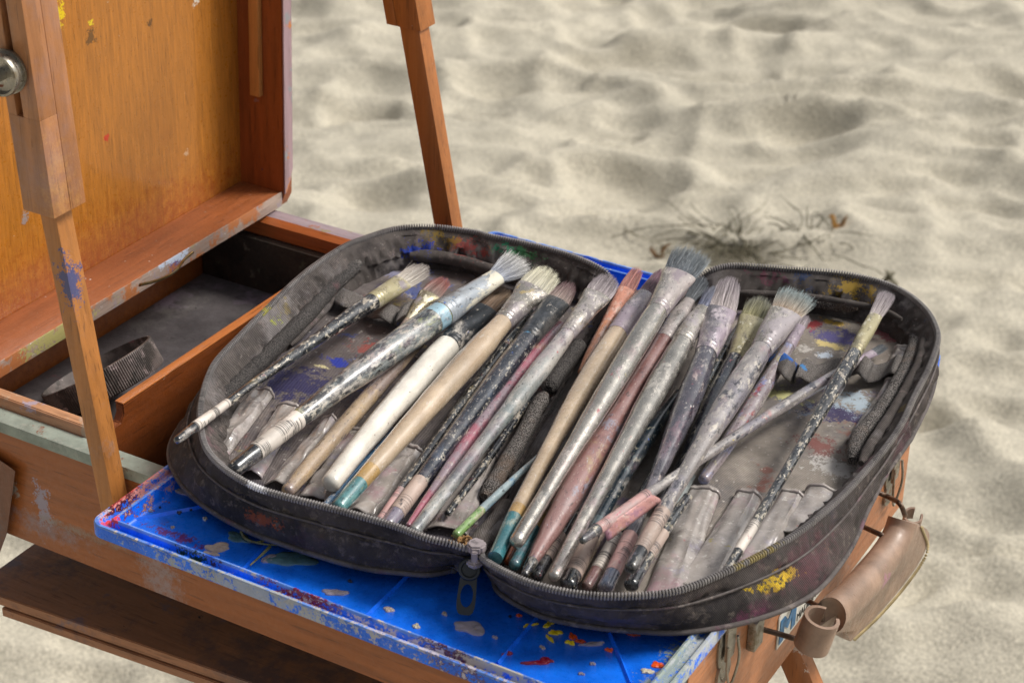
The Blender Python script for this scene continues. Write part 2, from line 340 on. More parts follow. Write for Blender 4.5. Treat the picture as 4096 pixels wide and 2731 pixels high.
bm = bmesh.new(); prism(bm, [(XP-.008, 1.1178, .0), (XF-.004, 1.1178, .0), (XF+.001, 1.1178, .010), (XF+.001, 1.1178, .372), (XP-.008, 1.1178, .372)], (0, .011, 0), .0006)
for v in bm.verts: v.co = lidx(v.co)
part('lid_far_board', bm, w_lid, easel)
bm = bmesh.new(); prism(bm, [(XF+.0012, 1.1178, .012), (XF+.0012, 1.1178, .372), (XF+.0012, 1.1285, .372), (XF+.0012, 1.1285, .030), (XF-.0015, 1.1262, .012)], (.0012, 0, 0), .0003)
for v in bm.verts: v.co = lidx(v.co)
part('lid_far_edge', bm, w_lidedge, easel)
lid_part('lid_top_board', [(XP+.0002, XF, .75, 1.1172, .361, .372)], w_lid)
lid_part('lid_near_board', [(XP-.008, XF, .737, .7495, 0, .372)], w_lid)
lid_part('lid_lath', [(XP+.014, XP+.023, 1.1128, 1.1176, .088, .36)], woodmat('lath_beech', 'c98a4a', 'z', [('7f8a84', 40, .6, .05)]))
bm = bmesh.new(); abox(bm, XP-.006, XP+.002, YB-.02, YB+.008, -.012, .004); part('hinge_block', bm, w_dark, easel)
brass = lay('old_brass', '8d7a52', [('4a4030', 60, .5, .1)], rough=.35, metal=.9)
steel = lay('worn_steel', '9c978c', [('6b5a3a', 90, .55, .1, .8), ('7a3f1c', 160, .66, .06), ('b9b8b0', 40, .55, .1, .5)], rough=.32, metal=.85, proughness=.6)
bm = bmesh.new(); tube(bm, catmull([un(x, y, -.80, 0) for x, y in ((560, 1140), (640, 1118), (700, 1085), (735, 1040), (770, 1010))], 20), .0017, 8, flat=.6); part('lid_stay', bm, brass, easel)
# struts
def strut(name, P0, P1, wx, wy, mat, slot=None):
    """bar whose near (-y) face starts at P0 (bottom) and P1 (top), wx wide along x, wy deep along y"""
    bm = bmesh.new(); P0, P1 = Vector(P0), Vector(P1)
    obox(bm, P0, (wx, 0, 0), (0, wy, 0), P1-P0, .0008); return bm
s_mat = woodmat('strut_beech', 'b5763a', 'z', [('9c8a84', 24, .72, .14, .5), ('7a5030', 90, .66, .12, .4)],
    [(un(300, 1135, .752, 1), .011, '4f5079', (.8, 1, .6)), (un(345, 1195, .752, 1), .009, '5a5c78', (1, 1, .5)), (un(375, 1240, .752, 1), .006, '64667c', (1.2, 1, .5)), (un(520, 1778, .752, 1), .004, 'e6e4de')])
s_mat2 = woodmat('sleeve_beech', 'b07648', 'z', [('8f7f86', 14, .56, .3, .5), ('b5808a', 18, .6, .25, .4), ('c99a62', 14, .56, .25, .5), ('6a6a74', 60, .78, .08, .5)],
    [(un(150, 110, .746, 1), .006, 'e0cfc4'), (un(225, 365, .752, 1), .004, 'b8454a', (1, 1, .5)), (un(330, 800, .752, 1), .014, 'd9a660', (1, 1, .5), .6, .8)])
r_mat = woodmat('far_strut_beech', 'a8662f', 'z', [('e0dcd8', 300, .76, .02)])
L0, L1 = Vector((-.7155, .752, -.045)), Vector((-.7415, .752, .172))
# shear so that the bar's own length follows the traced line
dL = (L1-L0).normalized()
bm = strut('x', L0, L0+dL*.30, .0118, .0135, s_mat); part('near_strut', bm, s_mat, easel)
S0 = Vector((-.7462, .7445, .1735)); dS = Vector((-.055, 0, 1)).normalized(); S1 = S0+dS*.24
bm = bmesh.new()   # slotted sleeve: two cheeks, a foot and a back
obox(bm, S0+dS*.058, (.0065, 0, 0), (0, .014, 0), dS*.185, .0007)
obox(bm, S0+dS*.058+Vector((.0112, 0, 0)), (.0118, 0, 0), (0, .014, 0), dS*.185, .0007)
obox(bm, S0, (.023, 0, 0), (0, .014, 0), dS*.0582, .0007)
obox(bm, S0+Vector((0, .0141, 0)), (.023, 0, 0), (0, .0125, 0), dS*.24, .0007)
part('near_sleeve', bm, s_mat2, easel)
def lathe(bm, P, axis, prof, n=40, knurl=0):
    axis = Vector(axis).normalized(); s = axis.orthogonal().normalized(); t = axis.cross(s); rings = []
    for (h, r) in prof:
        rings.append([bm.verts.new(Vector(P)+axis*h+(s*math.cos(2*math.pi*k/n)+t*math.sin(2*math.pi*k/n))*(r*(1-(knurl if k % 2 else 0)))) for k in range(n)])
    for A, B in zip(rings, rings[1:]):
        for k in range(n): bm.faces.new([A[k], A[(k+1) % n], B[(k+1) % n], B[k]])
    bm.faces.new(rings[0][::-1]); bm.faces.new(rings[-1]); recalc(bm)
KP = un(28, 285, .742, 1)
bm = bmesh.new(); lathe(bm, KP, (.12, -1, .02), [(-.003, .0115), (.0, .0128), (.001, .0128), (.001, .0112), (.004, .0108), (.0045, .0118), (.0055, .0122), (.0075, .0122), (.0085, .0118), (.0086, .0105), (.0055, .0095), (.005, .0035), (.016, .0032), (.0165, .0025)], 60, 0)
part('clamp_knob', bm, steel, easel)
# far strut
dR = (Vector((-.708, 1.1175, .020))-Vector((-.7365, 1.1175, .170))).normalized()*-1
R0_ = Vector((-.7075, 1.1175, .019))-dR*.08
bm = strut('x', R0_, R0_+dR*.24, .0165, .013, r_mat); part('far_strut', bm, r_mat, easel)
bm = bmesh.new(); T0 = R0_+dR*.2335; obox(bm, T0+Vector((-.0095, -.002, 0)), (.0088, 0, 0), (0, .010, 0), dR*.12, .0006); obox(bm, T0+Vector((-.0004, -.002, .0)), (.0196, 0, 0), (0, .0195, 0), dR*.12, .0006)
part('far_sleeve', bm, r_mat, easel)
# lower shelf board, legs
w_low = woodmat('shelf_beech', 'a8714c', 'x', [('5a4a48', 12, .54, .12, .7), ('2c1c14', 60, .72, .03), ('6f6068', 24, .62, .08, .7)])
bm = bmesh.new(); prism(bm, [(-.862, .773, -.158), (-.40, .806, -.158), (-.40, 1.06, -.158), (-.862, 1.06, -.158)], (0, 0, .008), .0006); prism(bm, [(-.838, .7733, -.1655), (-.40, .8045, -.1655), (-.40, .8125, -.1655), (-.838, .7813, -.1655)], (0, 0, .007), .0006); part('lower_board', bm, w_low, easel)
bm = bmesh.new()
prism(bm, [un(x, y, .764, 1) for x, y in ((-60, 1800), (0, 1836), (48, 1868), (66, 1884), (32, 2137), (0, 2222), (-70, 2260))], (-.03, .004, 0), .001)
part('folded_leg', bm, woodmat('leg_dark_beech', '7a4a30', 'z', [('5a4c4c', 14, .5, .12, .8)]), easel)
leg_m = woodmat('leg_beech', 'a86a3a', 'z', [('e6e4e0', 260, .745, .02)], [(un(3190, 2600, .93, 1), .007, 'cfc8c0', (.4, 1, 2), .7), (un(3230, 2686, .93, 1), .0036, 'f0ece4')], s=.8)
bm = bmesh.new()
d = Vector((.50, .05, -1)).normalized()
A0 = Vector((-.354, .93, -.078)); obox(bm, A0, (.0195, 0, 0), (0, .011, 0), d*.88, .0008)
part('leg', bm, leg_m, easel)
bm = bmesh.new(); A0 = Vector((-.376, .893, -.078)); obox(bm, A0, (.0195, 0, 0), (0, .011, 0), d*.88, .0008); part('leg', bm, leg_m, easel)
for xx, yy, dd in ((-.93, .79, (-.40, -.1, -1)), (-.86, 1.09, (-.25, .3, -1))):
    bm = bmesh.new(); obox(bm, (xx, yy, ZB-.065), (.018, 0, 0), (0, .012, 0), Vector(dd).normalized()*.80, .0008); part('leg', bm, leg_m, easel)
# label on the handle side
def onface(px, py, off=.0012): return un(px, py, X1+off, 0)
lab = [(3258, 2580), (3263, 2475), (3290, 2445), (3400, 2400)]
P = [onface(3104, 2598), onface(3118, 2474), onface(3280, 2340), onface(3292, 2352), onface(3290, 2375)]
bl = bmesh.new(); ya, yb = P[0].y, P[2].y+.004; za, zb = P[0].z, P[1].z
plate = [(X1+.0008, ya, za), (X1+.0008, ya, zb), (X1+.0008, ya+.003, zb+.002), (X1+.0008, yb, zb+.002), (X1+.0008, yb, za)]
prism(bl, plate, (.0008, 0, 0)); plate_o = part('maker_plate', bl, lay('plate_white', 'd8d8d0', [('8a8278', 200, .68, .05)], rough=.4), easel)
H_ = zb-za; bl = bmesh.new(); XL = X1+.0018
def lp(u, v): return (XL, ya+u*H_, za+v*H_)
for poly in ([(.08, .12), (.08, .90), (.36, .90), (.36, .12)], [(.36, .55), (.36, .90), (.62, .62), (.62, .34)], [(.62, .34), (.62, .62), (.88, .90), (.88, .55)], [(.88, .12), (.88, .90), (1.16, .90), (1.16, .12)]):
    prism(bl, [lp(*q) for q in poly], (.0003, 0, 0))
part('plate_emblem', bl, lay('plate_blue', '2f6f9f', rough=.4), plate_o)
bl = bmesh.new(); prism(bl, [lp(2.6, .55), lp(2.6, .9), lp(3.0, .9), lp(3.0, .55)], (.0003, 0, 0)); part('plate_red_mark', bl, lay('plate_red', '8f3a38', rough=.4), plate_o)
tcu = bpy.data.curves.new('plate_text', 'FONT'); tcu.body = 'MADE IN'; tcu.size = H_*.34; tcu.extrude = .0001
to = bpy.data.objects.new('tmp_text', tcu); COL.objects.link(to); bpy.context.view_layer.update()
tm = bpy.data.meshes.new_from_object(to.evaluated_get(bpy.context.evaluated_depsgraph_get())); bpy.data.objects.remove(to)
bl = bmesh.new(); bl.from_mesh(tm); 
for v in bl.verts: v.co = Vector((XL+v.co.z, ya+1.28*H_+v.co.x, za+.12*H_+v.co.y))
part('plate_text', bl, lay('plate_ink', '23262a', rough=.5), plate_o)
# latches
def latch(py0, z0, s, tilt):
    bm = bmesh.new(); X = X1+.0006
    def q(u, v, o=0.): return Vector((X+o, py0+u*s, z0+v*s))
    # oval striker, lever, wire loop
    lathe(bm, q(0, -.018, -.001), (1, 0, 0), [(0, .0085*s), (.0025, .0085*s), (.003, .0075*s)], 28)
    t = bmesh.new(); lathe(t, q(0, 0, -.001), (1, 0, 0), [(0, .0095*s), (.002, .0095*s), (.0025, .0085*s)], 28)
    for v in t.verts: v.co.z = z0+(v.co.z-z0)*1.7
    join(bm, t)
    prism(bm, [q(-.0045, -.008, .0026), q(.0055, -.008, .0026), q(.0075, .022, .0026), q(-.0065, .022, .0026)], (.0016, 0, 0), .0004)
    lever = bm
    w_ = bmesh.new(); tube(w_, catmull([q(-.006, .004, .005), q(-.0075, -.010, .006), q(-.001, -.024, .005), q(.006, -.028, .004), q(.0085, -.012, .006), q(.0065, .004, .005)], 30), .0008*s, 8)
    o = part('latch', lever, steel, easel); part('wire_loop', w_, steel, o); return o
lp0 = un(2890, 2600, X1, 0); latch(lp0.y, lp0.z+.004, 1.0, 0)
lp1 = un(3565, 1880, X1, 0); latch(lp1.y-.004, lp1.z+.004, 1.05, 0)
b = bmesh.new(); kp = un(3000, 2530, X1, 0); abox(b, X1+.0006, X1+.006, kp.y-.006, kp.y+.006, kp.z-.008, kp.z+.012, .001); part('handle_bracket', b, steel, easel)
# leather handle
leather = lay('tan_leather', '947a68', [('ae988a', 14, .5, .3, .4), ('a88088', 30, .72, .1, .4), ('8c6a58', 20, .6, .15, .4)], [(un(3590, 2288, X1+.04, 0), .0022, 'd8d8d8'), (un(3540, 2350, X1+.04, 0), .009, 'a8708c', (1, 1, 1), .6)], rough=.38, bump=.35, bscale=900, coat=.1)
ledge = lay('leather_cut_edge', '4a3a30', [('a8845c', 120, .55, .08)], rough=.7)
handle = bmesh.new(); HX = X1+.030
def hp(px, py, x=HX): return un(px, py, x, 0)
HL, HR = X1+.006, X1+.042
cl = catmull([hp(3612, 2080), hp(3594, 2134), hp(3560, 2200), hp(3492, 2290), hp(3412, 2378), hp(3322, 2460)], 40)
rb = catmull([hp(3670, 2092), hp(3700, 2174), hp(3676, 2242), hp(3602, 2346), hp(3505, 2458), hp(3398, 2562)], 40)
rings = []
for i in range(40):
    c = Vector(cl[i]); r_ = Vector(rb[i]); ax = (r_-c); wv = ax.length; ax.normalize()
    tdir = (Vector(cl[min(i+1, 39)])-Vector(cl[max(i-1, 0)])).normalized(); ax = (ax-tdir*ax.dot(tdir)).normalized(); nrm = tdir.cross(ax).normalized()
    if nrm.dot(CAM-c) < 0: nrm = -nrm
    rr = .0115*(1-.05*abs(i-20)/20); row = []
    for k in range(20):
        a = math.radians(35+290*k/19); row.append(c+ax*math.cos(a)*rr*1.02+nrm*math.sin(a)*rr*.86)
    row += [r_-nrm*.0030, r_-nrm*.0008, r_+nrm*.0008]; row.append(r_-ax*.0075+nrm*.0024)
    rings.append([handle.verts.new(p) for p in row])
for A, B in zip(rings, rings[1:]):
    for k in range(len(A)): handle.faces.new([A[k], A[(k+1) % len(A)], B[(k+1) % len(B)], B[k]])
for rg, e in ((rings[0], -1), (rings[-1], 1)):
    cc_ = sum((v.co for v in rg), Vector())/len(rg); cv = handle.verts.new(cc_-(Vector(cl[-1])-Vector(cl[-2])).normalized()*.004*e)
    for k in range(len(rg)): handle.faces.new([rg[k], rg[(k+1) % len(rg)], cv])
recalc(handle)
hd = part('leather_handle', handle, leather, easel)
st = bmesh.new()
for i in range(1, 39):
    r_ = Vector(rb[i]); l_ = Vector(cl[i]); ax = (r_-l_); wv = ax.length; ax.normalize()
    for sgn in (0, .5):
        j = min(38, i); tdir = (Vector(rb[min(i+1, 39)])-Vector(rb[i-1]))/2; nrm = tdir.cross(ax).normalized()
        if nrm.dot(CAM-r_) < 0: nrm = -nrm
        c = r_-ax*.0060+nrm*.0030+tdir*sgn
        tube(st, [c-tdir*.17, c+nrm*.0007, c+tdir*.17], [.0005, .0011, .0005], 6)
part('stitching', st, lay('thread', 'b7a57c', rough=.8), hd)
# rolled loops round the wires
def roll(P, Q, r0, name):
    P, Q = Vector(P), Vector(Q); a = (Q-P); s = a.normalized().orthogonal(); s = (Vector((1, 0, 0))-a.normalized()*a.normalized().x).normalized(); t = a.normalized().cross(s)
    bm = bmesh.new(); n = 40; inner = []; outer = []
    for k in range(n+1):
        th = math.radians(-40+300*k/n); r_ = r0*(1+.06*k/n); dv = s*math.cos(th)+t*math.sin(th)
        inner.append(dv*r_*.80); outer.append(dv*r_)
    prof = outer+inner[::-1]; A = [bm.verts.new(P+v) for v in prof]; B = [bm.verts.new(Q+v) for v in prof]; m_ = len(prof)
    for k in range(m_): bm.faces.new([A[k], A[(k+1) % m_], B[(k+1) % m_], B[k]])
    for k in range(n):
        for V in (A, B): bm.faces.new([V[k], V[k+1], V[m_-2-k], V[m_-1-k]])
    recalc(bm); return part(name, bm, leather, hd)
roll(hp(3290, 2468, HX+.008), hp(3246, 2582, HX+.004), .0100, 'handle_loop')
roll(hp(3654, 2060, HX-.008), hp(3644, 2100, HX-.010), .0062, 'handle_loop')
dk_steel = lay('dark_wire', '4a3a30', [('77604c', 120, .55, .1)], rough=.4, metal=.6)
for pts in (((3480, 1955, .001), (3560, 1990, .014), (3600, 2015, .026), (3620, 2060, .028)), ((3420, 2090, .001), (3520, 2136, .022), (3560, 2150, .026)),
            ((3180, 2380, .001), (3262, 2418, .018), (3288, 2440, .026), (3290, 2480, .027)), ((3038, 2512, .001), (3120, 2535, .012), (3190, 2556, .022), (3240, 2570, .026))):
    b = bmesh.new(); tube(b, catmull([un(x, y, X1+o, 0) for x, y, o in pts], 24), .00165, 10); part('handle_wire', b, dk_steel, easel)
# ================================================================== RIBBED JAR LID in the drawer
ribm = lay('ribbed_plastic', '6e6460', [('4a4440', 30, .5, .1), ('a89a98', 90, .60, .06), ('9a6a70', 40, .68, .05)], rough=.45, bump=.3)
jar = thing('ribbed_jar_lid', (-.80, .872, -.05), 'big round ribbed jar lid, grimy and tilted behind the wooden divider', 'jar lid')
JC = un(405, 1500, -.028); JA = (-.46*RT+.89*UP-.20*FW).normalized(); JR = .042
def jl(prof, n, knurl):
    bm = bmesh.new(); s = Vector((0, 0, 1)).cross(JA).normalized(); t = JA.cross(s); rings = []
    for h, r, kn in prof: rings.append([bm.verts.new(JC+JA*h+(s*math.cos(2*math.pi*k/n)+t*math.sin(2*math.pi*k/n))*(r-(kn if k % 4 in (0, 1) else 0))) for k in range(n)])
    for A, B in zip(rings, rings[1:]):
        for k in range(n): bm.faces.new([A[k], A[(k+1) % n], B[(k+1) % n], B[k]])
    bm.faces.new(rings[0][::-1]); bm.faces.new(rings[-1]); recalc(bm); return bm
part('lid_shell', jl([(-.012, JR*.97, 0), (-.011, JR, .0009), (.006, JR, .0009), (.0075, JR*.995, 0), (.0078, JR*.955, 0), (-.008, JR*.95, 0), (-.0085, JR*.9, 0)], 600, 1), ribm, jar, False)
# ================================================================== BLUE TRAY
def blue_col(spots=()): return lay('blue_plastic', '146ef4', [('0a44bc', 8, .55, .3, .4), ('4f88d8', 12, .60, .3, .25), ('8fa0c8', 200, .80, .03, .7)], spots, rough=.30, bump=.12, bscale=200, spec=.5)
tray = thing('paint_tray', (-.51, .94, 0), 'bright blue plastic palette tray with dried paint lying across the easel box', 'paint tray')
TX0, TX1, TY0, TY1 = -.678, -.326, .6985, 1.150
def rrect(x0, x1, y0, y1, r, n=8):
    out = []
    for cx_, cy_, a0 in ((x1-r, y1-r, 0), (x0+r, y1-r, 90), (x0+r, y0+r, 180), (x1-r, y0+r, 270)):
        for k in range(n+1):
            a = math.radians(a0+90*k/n); out.append((cx_+r*math.cos(a), cy_+r*math.sin(a)))
    return out
prof = [(.0015, .0035), (0, .004), (0, .0112), (.0006, .0122), (.0022, .0122), (.0030, .0112), (.0036, .0082), (.0080, .0080), (.0088, .0108), (.0098, .0120), (.0112, .0116), (.0122, .0050), (.0145, .0030)]
bm = bmesh.new(); rings = []
def sub(loop, step=.01):
    out = []
    for i, p in enumerate(loop):
        q = loop[(i+1) % len(loop)]; n = max(1, int(math.hypot(q[0]-p[0], q[1]-p[1])/step))
        for k in range(n): out.append((p[0]+(q[0]-p[0])*k/n, p[1]+(q[1]-p[1])*k/n))
    return out
for off, z in prof:
    lp_ = rrect(TX0+off, TX1-off, TY0+off, TY1-off, max(.0085-off, .002)); rings.append([bm.verts.new((x, y, z)) for x, y in lp_])
for ri, (A, B) in enumerate(zip(rings, rings[1:])):
    for k in range(len(A)): bm.faces.new([A[k], A[(k+1) % len(A)], B[(k+1) % len(A)], B[k]]).material_index = 1 if ri in (2, 3, 4, 8, 9) else 0
bm.faces.new(rings[-1]); recalc(bm)
rimspots = [(un(400, 2050, .011), .010, 'c8a8b0'), (un(520, 1975, .011), .013, '5a1428', (1, .45, 1)), (un(470, 2000, .011), .011, '4a1020', (1, .5, 1)), (un(440, 2085, .010), .006, 'd83a48'), (un(560, 1950, .009), .011, 'e0504a', (2.2, .35, 1)),
            (un(700, 2110, .008), .012, '701830', (.5, 2, 1), .8), (un(760, 2225, .010), .009, '0c2c28', (.5, 1.6, 1)), (un(850, 2275, .010), .007, '3a1030'), (un(1220, 2395, .011), .012, '7a1836', (.4, 1.8, 1)), (un(1830, 2630, .011), .015, '4a1836', (.38, 1.8, 1)),
            (un(1560, 2530, .0117), .02, 'b8b2c0', (.25, 4, 1)), (un(1980, 2665, .0117), .010, 'b9b2a4', (.4, 2, 1)), (un(2700, 2650, .0117), .03, '9aa48c', (2.2, .5, 1), .85), (un(2830, 2560, .0117), .02, 'b0b4b8', (2, .6, 1), .8), (un(1000, 2350, .0117), .03, 'aab0b0', (.4, 4, 1), .8),
            (un(2550, 1070, .0117), .006, 'd84a28'), (un(2150, 950, .0117), .03, 'a8b4c8', (.4, 3, 1), .7), (un(2050, 930, .009), .014, '4a1428', (.4, 2, 1)), (un(640, 1915, .0115), .014, 'd8a8a4', (2, .4, 1), .7)]
part('tray_body', bm, [blue_col(rimspots), lay('worn_blue_rim', '5f8ad8', [('a8b8d4', 60, .66, .12, .8), ('1a54c8', 40, .54, .12), ('7a1836', 30, .76, .06, .8), ('c8bcae', 200, .58, .06)], rimspots, rough=.4, bump=.3, bscale=300)], tray)
blue_plain = blue_col()
for a_, b_ in (((505, 2083), (1150, 1960)), ((958, 2290), (1170, 2060)), ((1452, 2472), (1640, 2290)), ((1990, 2650), (2145, 2470)), ((2440, 2530), (2520, 2731))):
    bm = bmesh.new(); p, q = un(*a_, .0035), un(*b_, .0035); dd = (q-p).normalized(); s = Vector((-dd.y, dd.x, 0))*.0017
    v = [bm.verts.new(x) for x in (p-s+Vector((0, 0, -.001)), p+Vector((0, 0, .0012)), p+s+Vector((0, 0, -.001)), q-s+Vector((0, 0, -.001)), q+Vector((0, 0, .0012)), q+s+Vector((0, 0, -.001)))]
    for f in ((0, 1, 4, 3), (1, 2, 5, 4), (0, 2, 1), (3, 4, 5)): bm.faces.new([v[i] for i in f])
    recalc(bm); part('tray_rib', bm, blue_plain, tray)
def blob(bm, c, rx, ry, ang, seed, h=.0005):
    r = random.Random(seed); n = 26; ph = [r.uniform(0, 6.28) for _ in range(4)]; am = [r.uniform(.1, .26)/(1+.5*k) for k in range(4)]
    def rad(a): return 1+sum(am[k]*math.sin((k+2)*a+ph[k]) for k in range(4))
    rings = []
    for f, z in ((1, 0), (.94, .7), (.7, 1.), (.35, .9)):
        rg = []
        for k in range(n):
            a = 2*math.pi*k/n; x, y = math.cos(a)*rx*rad(a)*f, math.sin(a)*ry*rad(a)*f
            rg.append(bm.verts.new(c+Vector((x*math.cos(ang)-y*math.sin(ang), x*math.sin(ang)+y*math.cos(ang), h*z*(1+.3*math.sin(5*a+seed))))))
        rings.append(rg)
    for A, B in zip(rings, rings[1:]):
        for k in range(n): bm.faces.new([A[k], A[(k+1) % n], B[(k+1) % n], B[k]])
    bm.faces.new(rings[-1])
pal = {'grey': ('9a9098', .5), 'buff': ('b4a294', .5), 'sage': ('4f7076', .55), 'yellow': ('e6c61c', .35), 'orange': ('d9501a', .3), 'crimson': ('8c1430', .25), 'ink': ('141a3a', .3), 'cream': ('c8bea8', .45)}
blobs = [('buff', 870, 2190, .010, .005, .5), ('buff', 845, 2215, .006, .002, .2), ('grey', 1075, 2235, .006, .004, 1), ('sage', 1165, 2235, .016, .010, .5), ('sage', 955, 2150, .009, .006, 0), ('cream', 820, 2075, .0022, .0018, 0), ('buff', 690, 2110, .0017, .0014, 0),
         ('grey', 1340, 2370, .008, .004, .5), ('buff', 1555, 2438, .0035, .003, 0), ('cream', 1665, 2505, .0028, .0026, 0), ('buff', 1778, 2455, .0022, .0017, 0), ('buff', 1900, 2520, .0017, .0014, 0), ('grey', 1880, 2510, .011, .007, .3), ('grey', 1980, 2550, .002, .0015, 0),
         ('yellow', 2197, 2495, .005, .0022, 1.3), ('yellow', 2222, 2530, .0045, .0025, .2), ('yellow', 2120, 2500, .0045, .0016, .9), ('yellow', 2280, 2570, .0035, .002, .5), ('yellow', 2200, 2555, .004, .0015, -.5), ('orange', 2290, 2545, .004, .0022, -.6), ('orange', 2320, 2565, .004, .0018, .1), ('orange', 2436, 2600, .0026, .002, 0), ('orange', 2530, 2535, .0045, .002, .1), ('orange', 2075, 2462, .002, .0014, 0),
         ('grey', 2370, 2576, .009, .0018, .7), ('crimson', 2150, 2650, .009, .0024, .7), ('crimson', 2185, 2640, .005, .0025, .2), ('crimson', 2028, 2615, .0045, .0016, 1), ('orange', 2630, 2660, .004, .0035, 0), ('cream', 2590, 2685, .0045, .0025, .6), ('cream', 2640, 2700, .004, .0022, -.3), ('grey', 2370, 2655, .002, .0015, 0), ('grey', 2325, 2695, .002, .0014, 0), ('ink', 2040, 2466, .001, .001, 0),
         ('crimson', 596, 2022, .0028, .0016, .3), ('ink', 716, 2050, .0022, .0018, 0), ('ink', 762, 2040, .0012, .001, 0), ('ink', 640, 2030, .001, .0008, 0), ('grey', 600, 2045, .0025, .001, .5), ('grey', 735, 1970, .008, .0035, 0), ('buff', 2170, 2590, .0022, .0014, 0), ('ink', 1400, 2325, .0018, .0014, 0), ('cream', 2690, 2640, .003, .0012, 0)]
dmat = {c: lay('dried_'+c, pal[c][0], [('6a6a80', 90, .62, .08, .4)], rough=pal[c][1], bump=.5, bscale=500) for c in pal}
for i, (c, x, y, rx, ry, a) in enumerate(blobs):
    bm = bmesh.new(); blob(bm, un(x, y, .0030), rx*.8, ry*.8, a, i, .0009); part('dried_paint', bm, dmat[c], tray, label='patch of dried '+c+' paint')
b = bmesh.new(); tw = [catmull([un(x, y, .006) for x, y in pts], 16) for pts in (((965, 2125), (985, 2155), (1040, 2172), (1110, 2180)), ((1080, 2185), (1050, 2215), (1000, 2260)), ((1030, 2170), (1060, 2160), (1075, 2150)))]
for i, t_ in enumerate(tw): tube(b, t_, [.0010*(1-.04*k) for k in range(16)], 6)
tag(part('dry_twig', b, lay('twig_mat', '8c8a5a', [('6a6038', 200, .5, .1)], rough=.8)), 'thin dry forked twig on the blue tray under the case', 'twig')
# ================================================================== THE BRUSH CASE
KO = {1: (700, 850), 2: (700, 1500), 3: (1700, 900), 4: (1700, 1600), 5: (2700, 950), 6: (2700, 1700)}
def kk(k, x, y): return KO[k][0]+x/1.96, KO[k][1]+y/1.96
def ku(k, x, y, z): return un(*kk(k, x, y), z)
ZT, ZF, ZB0 = .043, .0175, .0125
case = thing('brush_case', (-.5, .93, ZB0), 'paint-smeared dark zip case lying open full of brushes', 'brush case')
fabric_out = lay('case_canvas', '494341', [('5c524f', 16, .50, .2, .7), ('2a282a', 22, .52, .14, .8), ('857a72', 160, .56, .16, .6), ('6a4450', 12, .58, .2, .5), ('48506a', 12, .62, .2, .4), ('8a7c6c', 50, .66, .08, .5)],
    [(ku(2, 660, 1150, .025), .008, '8f4a30', (.5, 1, 1.8), .8), (ku(2, 780, 1165, .025), .003, 'b8582c'), (ku(2, 1860, 1475, .025), .0032, 'd8bfae'), (un(3140, 2315, .028), .0075, 'dcb82c', (.5, .6, 2.2)), (un(3030, 2320, .029), .0065, 'c8a828', (.7, .6, 2.2)), (un(2995, 2365, .024), .005, 'd8b434', (1, 1, 1)), (un(3060, 2290, .031), .004, 'c8a828', (.6, .6, 2)),
     (un(2870, 2445, .020), .0035, 'dcae3a'), (un(3200, 2240, .026), .020, '6e4850', (.6, .8, 1.5), .6, .5), (un(3350, 2180, .03), .006, 'b39a4a', (1, 1, 1), .8), (un(3030, 2430, .018), .007, '7a3a5c', (.4, 1, 1.6), .5, .5), (un(2960, 2470, .015), .006, '7a4260', (.4, 1, 1.5), .6, .3), (un(2450, 2480, .02), .008, '5f5468', (.5, 1, 1.5), .6, .4)],
    rough=.85, bump=.9, bscale=900, weave=420, spec=.25)
fabric_in = lay('case_lining_wall', '544e4b', [('4a4444', 50, .55, .1, .6), ('8a7c78', 120, .60, .1, .5), ('7d7878', 20, .52, .16, .7), ('34302f', 24, .58, .12, .7), ('7a5a62', 16, .62, .1, .6), ('4d5a78', 15, .66, .08, .6), ('8a7a4a', 18, .70, .06, .6), ('a39a96', 260, .66, .1, .6)],
    [(ku(3, 640, 200, .036), .009, '2f8a68', (.6, 1, 1.5), .9), (ku(3, 770, 230, .036), .008, '4a8a5a', (.6, 1, 1.5), .8), (ku(3, 350, 180, .036), .010, '9a4440', (.6, 1, 1.5), .8), (ku(3, 100, 90, .036), .010, '8a7230', (.6, 1, 1.5), .8), (ku(5, 1380, 400, .034), .013, 'a88a3c', (.6, 1, 1.2), .9), (ku(5, 950, 330, .034), .010, '34466a', (.6, 1, 1.3), .8), (ku(5, 700, 300, .036), .010, '6a3a4a', (.6, 1, 1.3), .7),
     (ku(1, 770, 870, .034), .0042, '9aa040', (1, .6, 1), .8), (ku(1, 525, 1100, .032), .0035, 'e0d43c'), (ku(1, 900, 725, .034), .0035, 'd8d8dc'), (ku(1, 1200, 470, .03), .008, '4f6f86', (1, .6, 1), .7), (ku(1, 1850, 280, .028), .012, '2c48b0', (.6, 1, 1.5), .9)],
    rough=.85, bump=.9, bscale=900, weave=420, spec=.25)
floor_l = lay('case_floor_left', '6c6462', [('4a4650', 10, .50, .12, .8), ('8d8078', 14, .56, .12, .7), ('2c2a58', 16, .60, .06, .8), ('8f5a52', 15, .62, .06, .7), ('4a5fa0', 22, .66, .05, .8), ('a89a5c', 26, .69, .05, .7), ('c2bcb6', 200, .64, .07, .8)],
    [(ku(1, 1830, 350, ZF), .012, '2f55c8', (.5, 1.2, 1)), (ku(1, 1770, 345, ZF), .0035, 'b9b2c4'), (ku(1, 1700, 480, ZF), .010, '8d8ca8', (.6, 1, 1), .8), (ku(1, 950, 1330, ZF), .024, '2a2858', (.8, 1, 1), .9), (ku(1, 1280, 1170, ZF), .008, '2638a0', (.5, 1.4, 1)), (ku(1, 1130, 1200, ZF), .0032, 'd2c89a', (.5, 1.5, 1)), (ku(1, 1520, 1060, ZF), .010, 'a05048', (.6, 1, 1), .8)],
    rough=.6, bump=.8, bscale=420, weave=500)
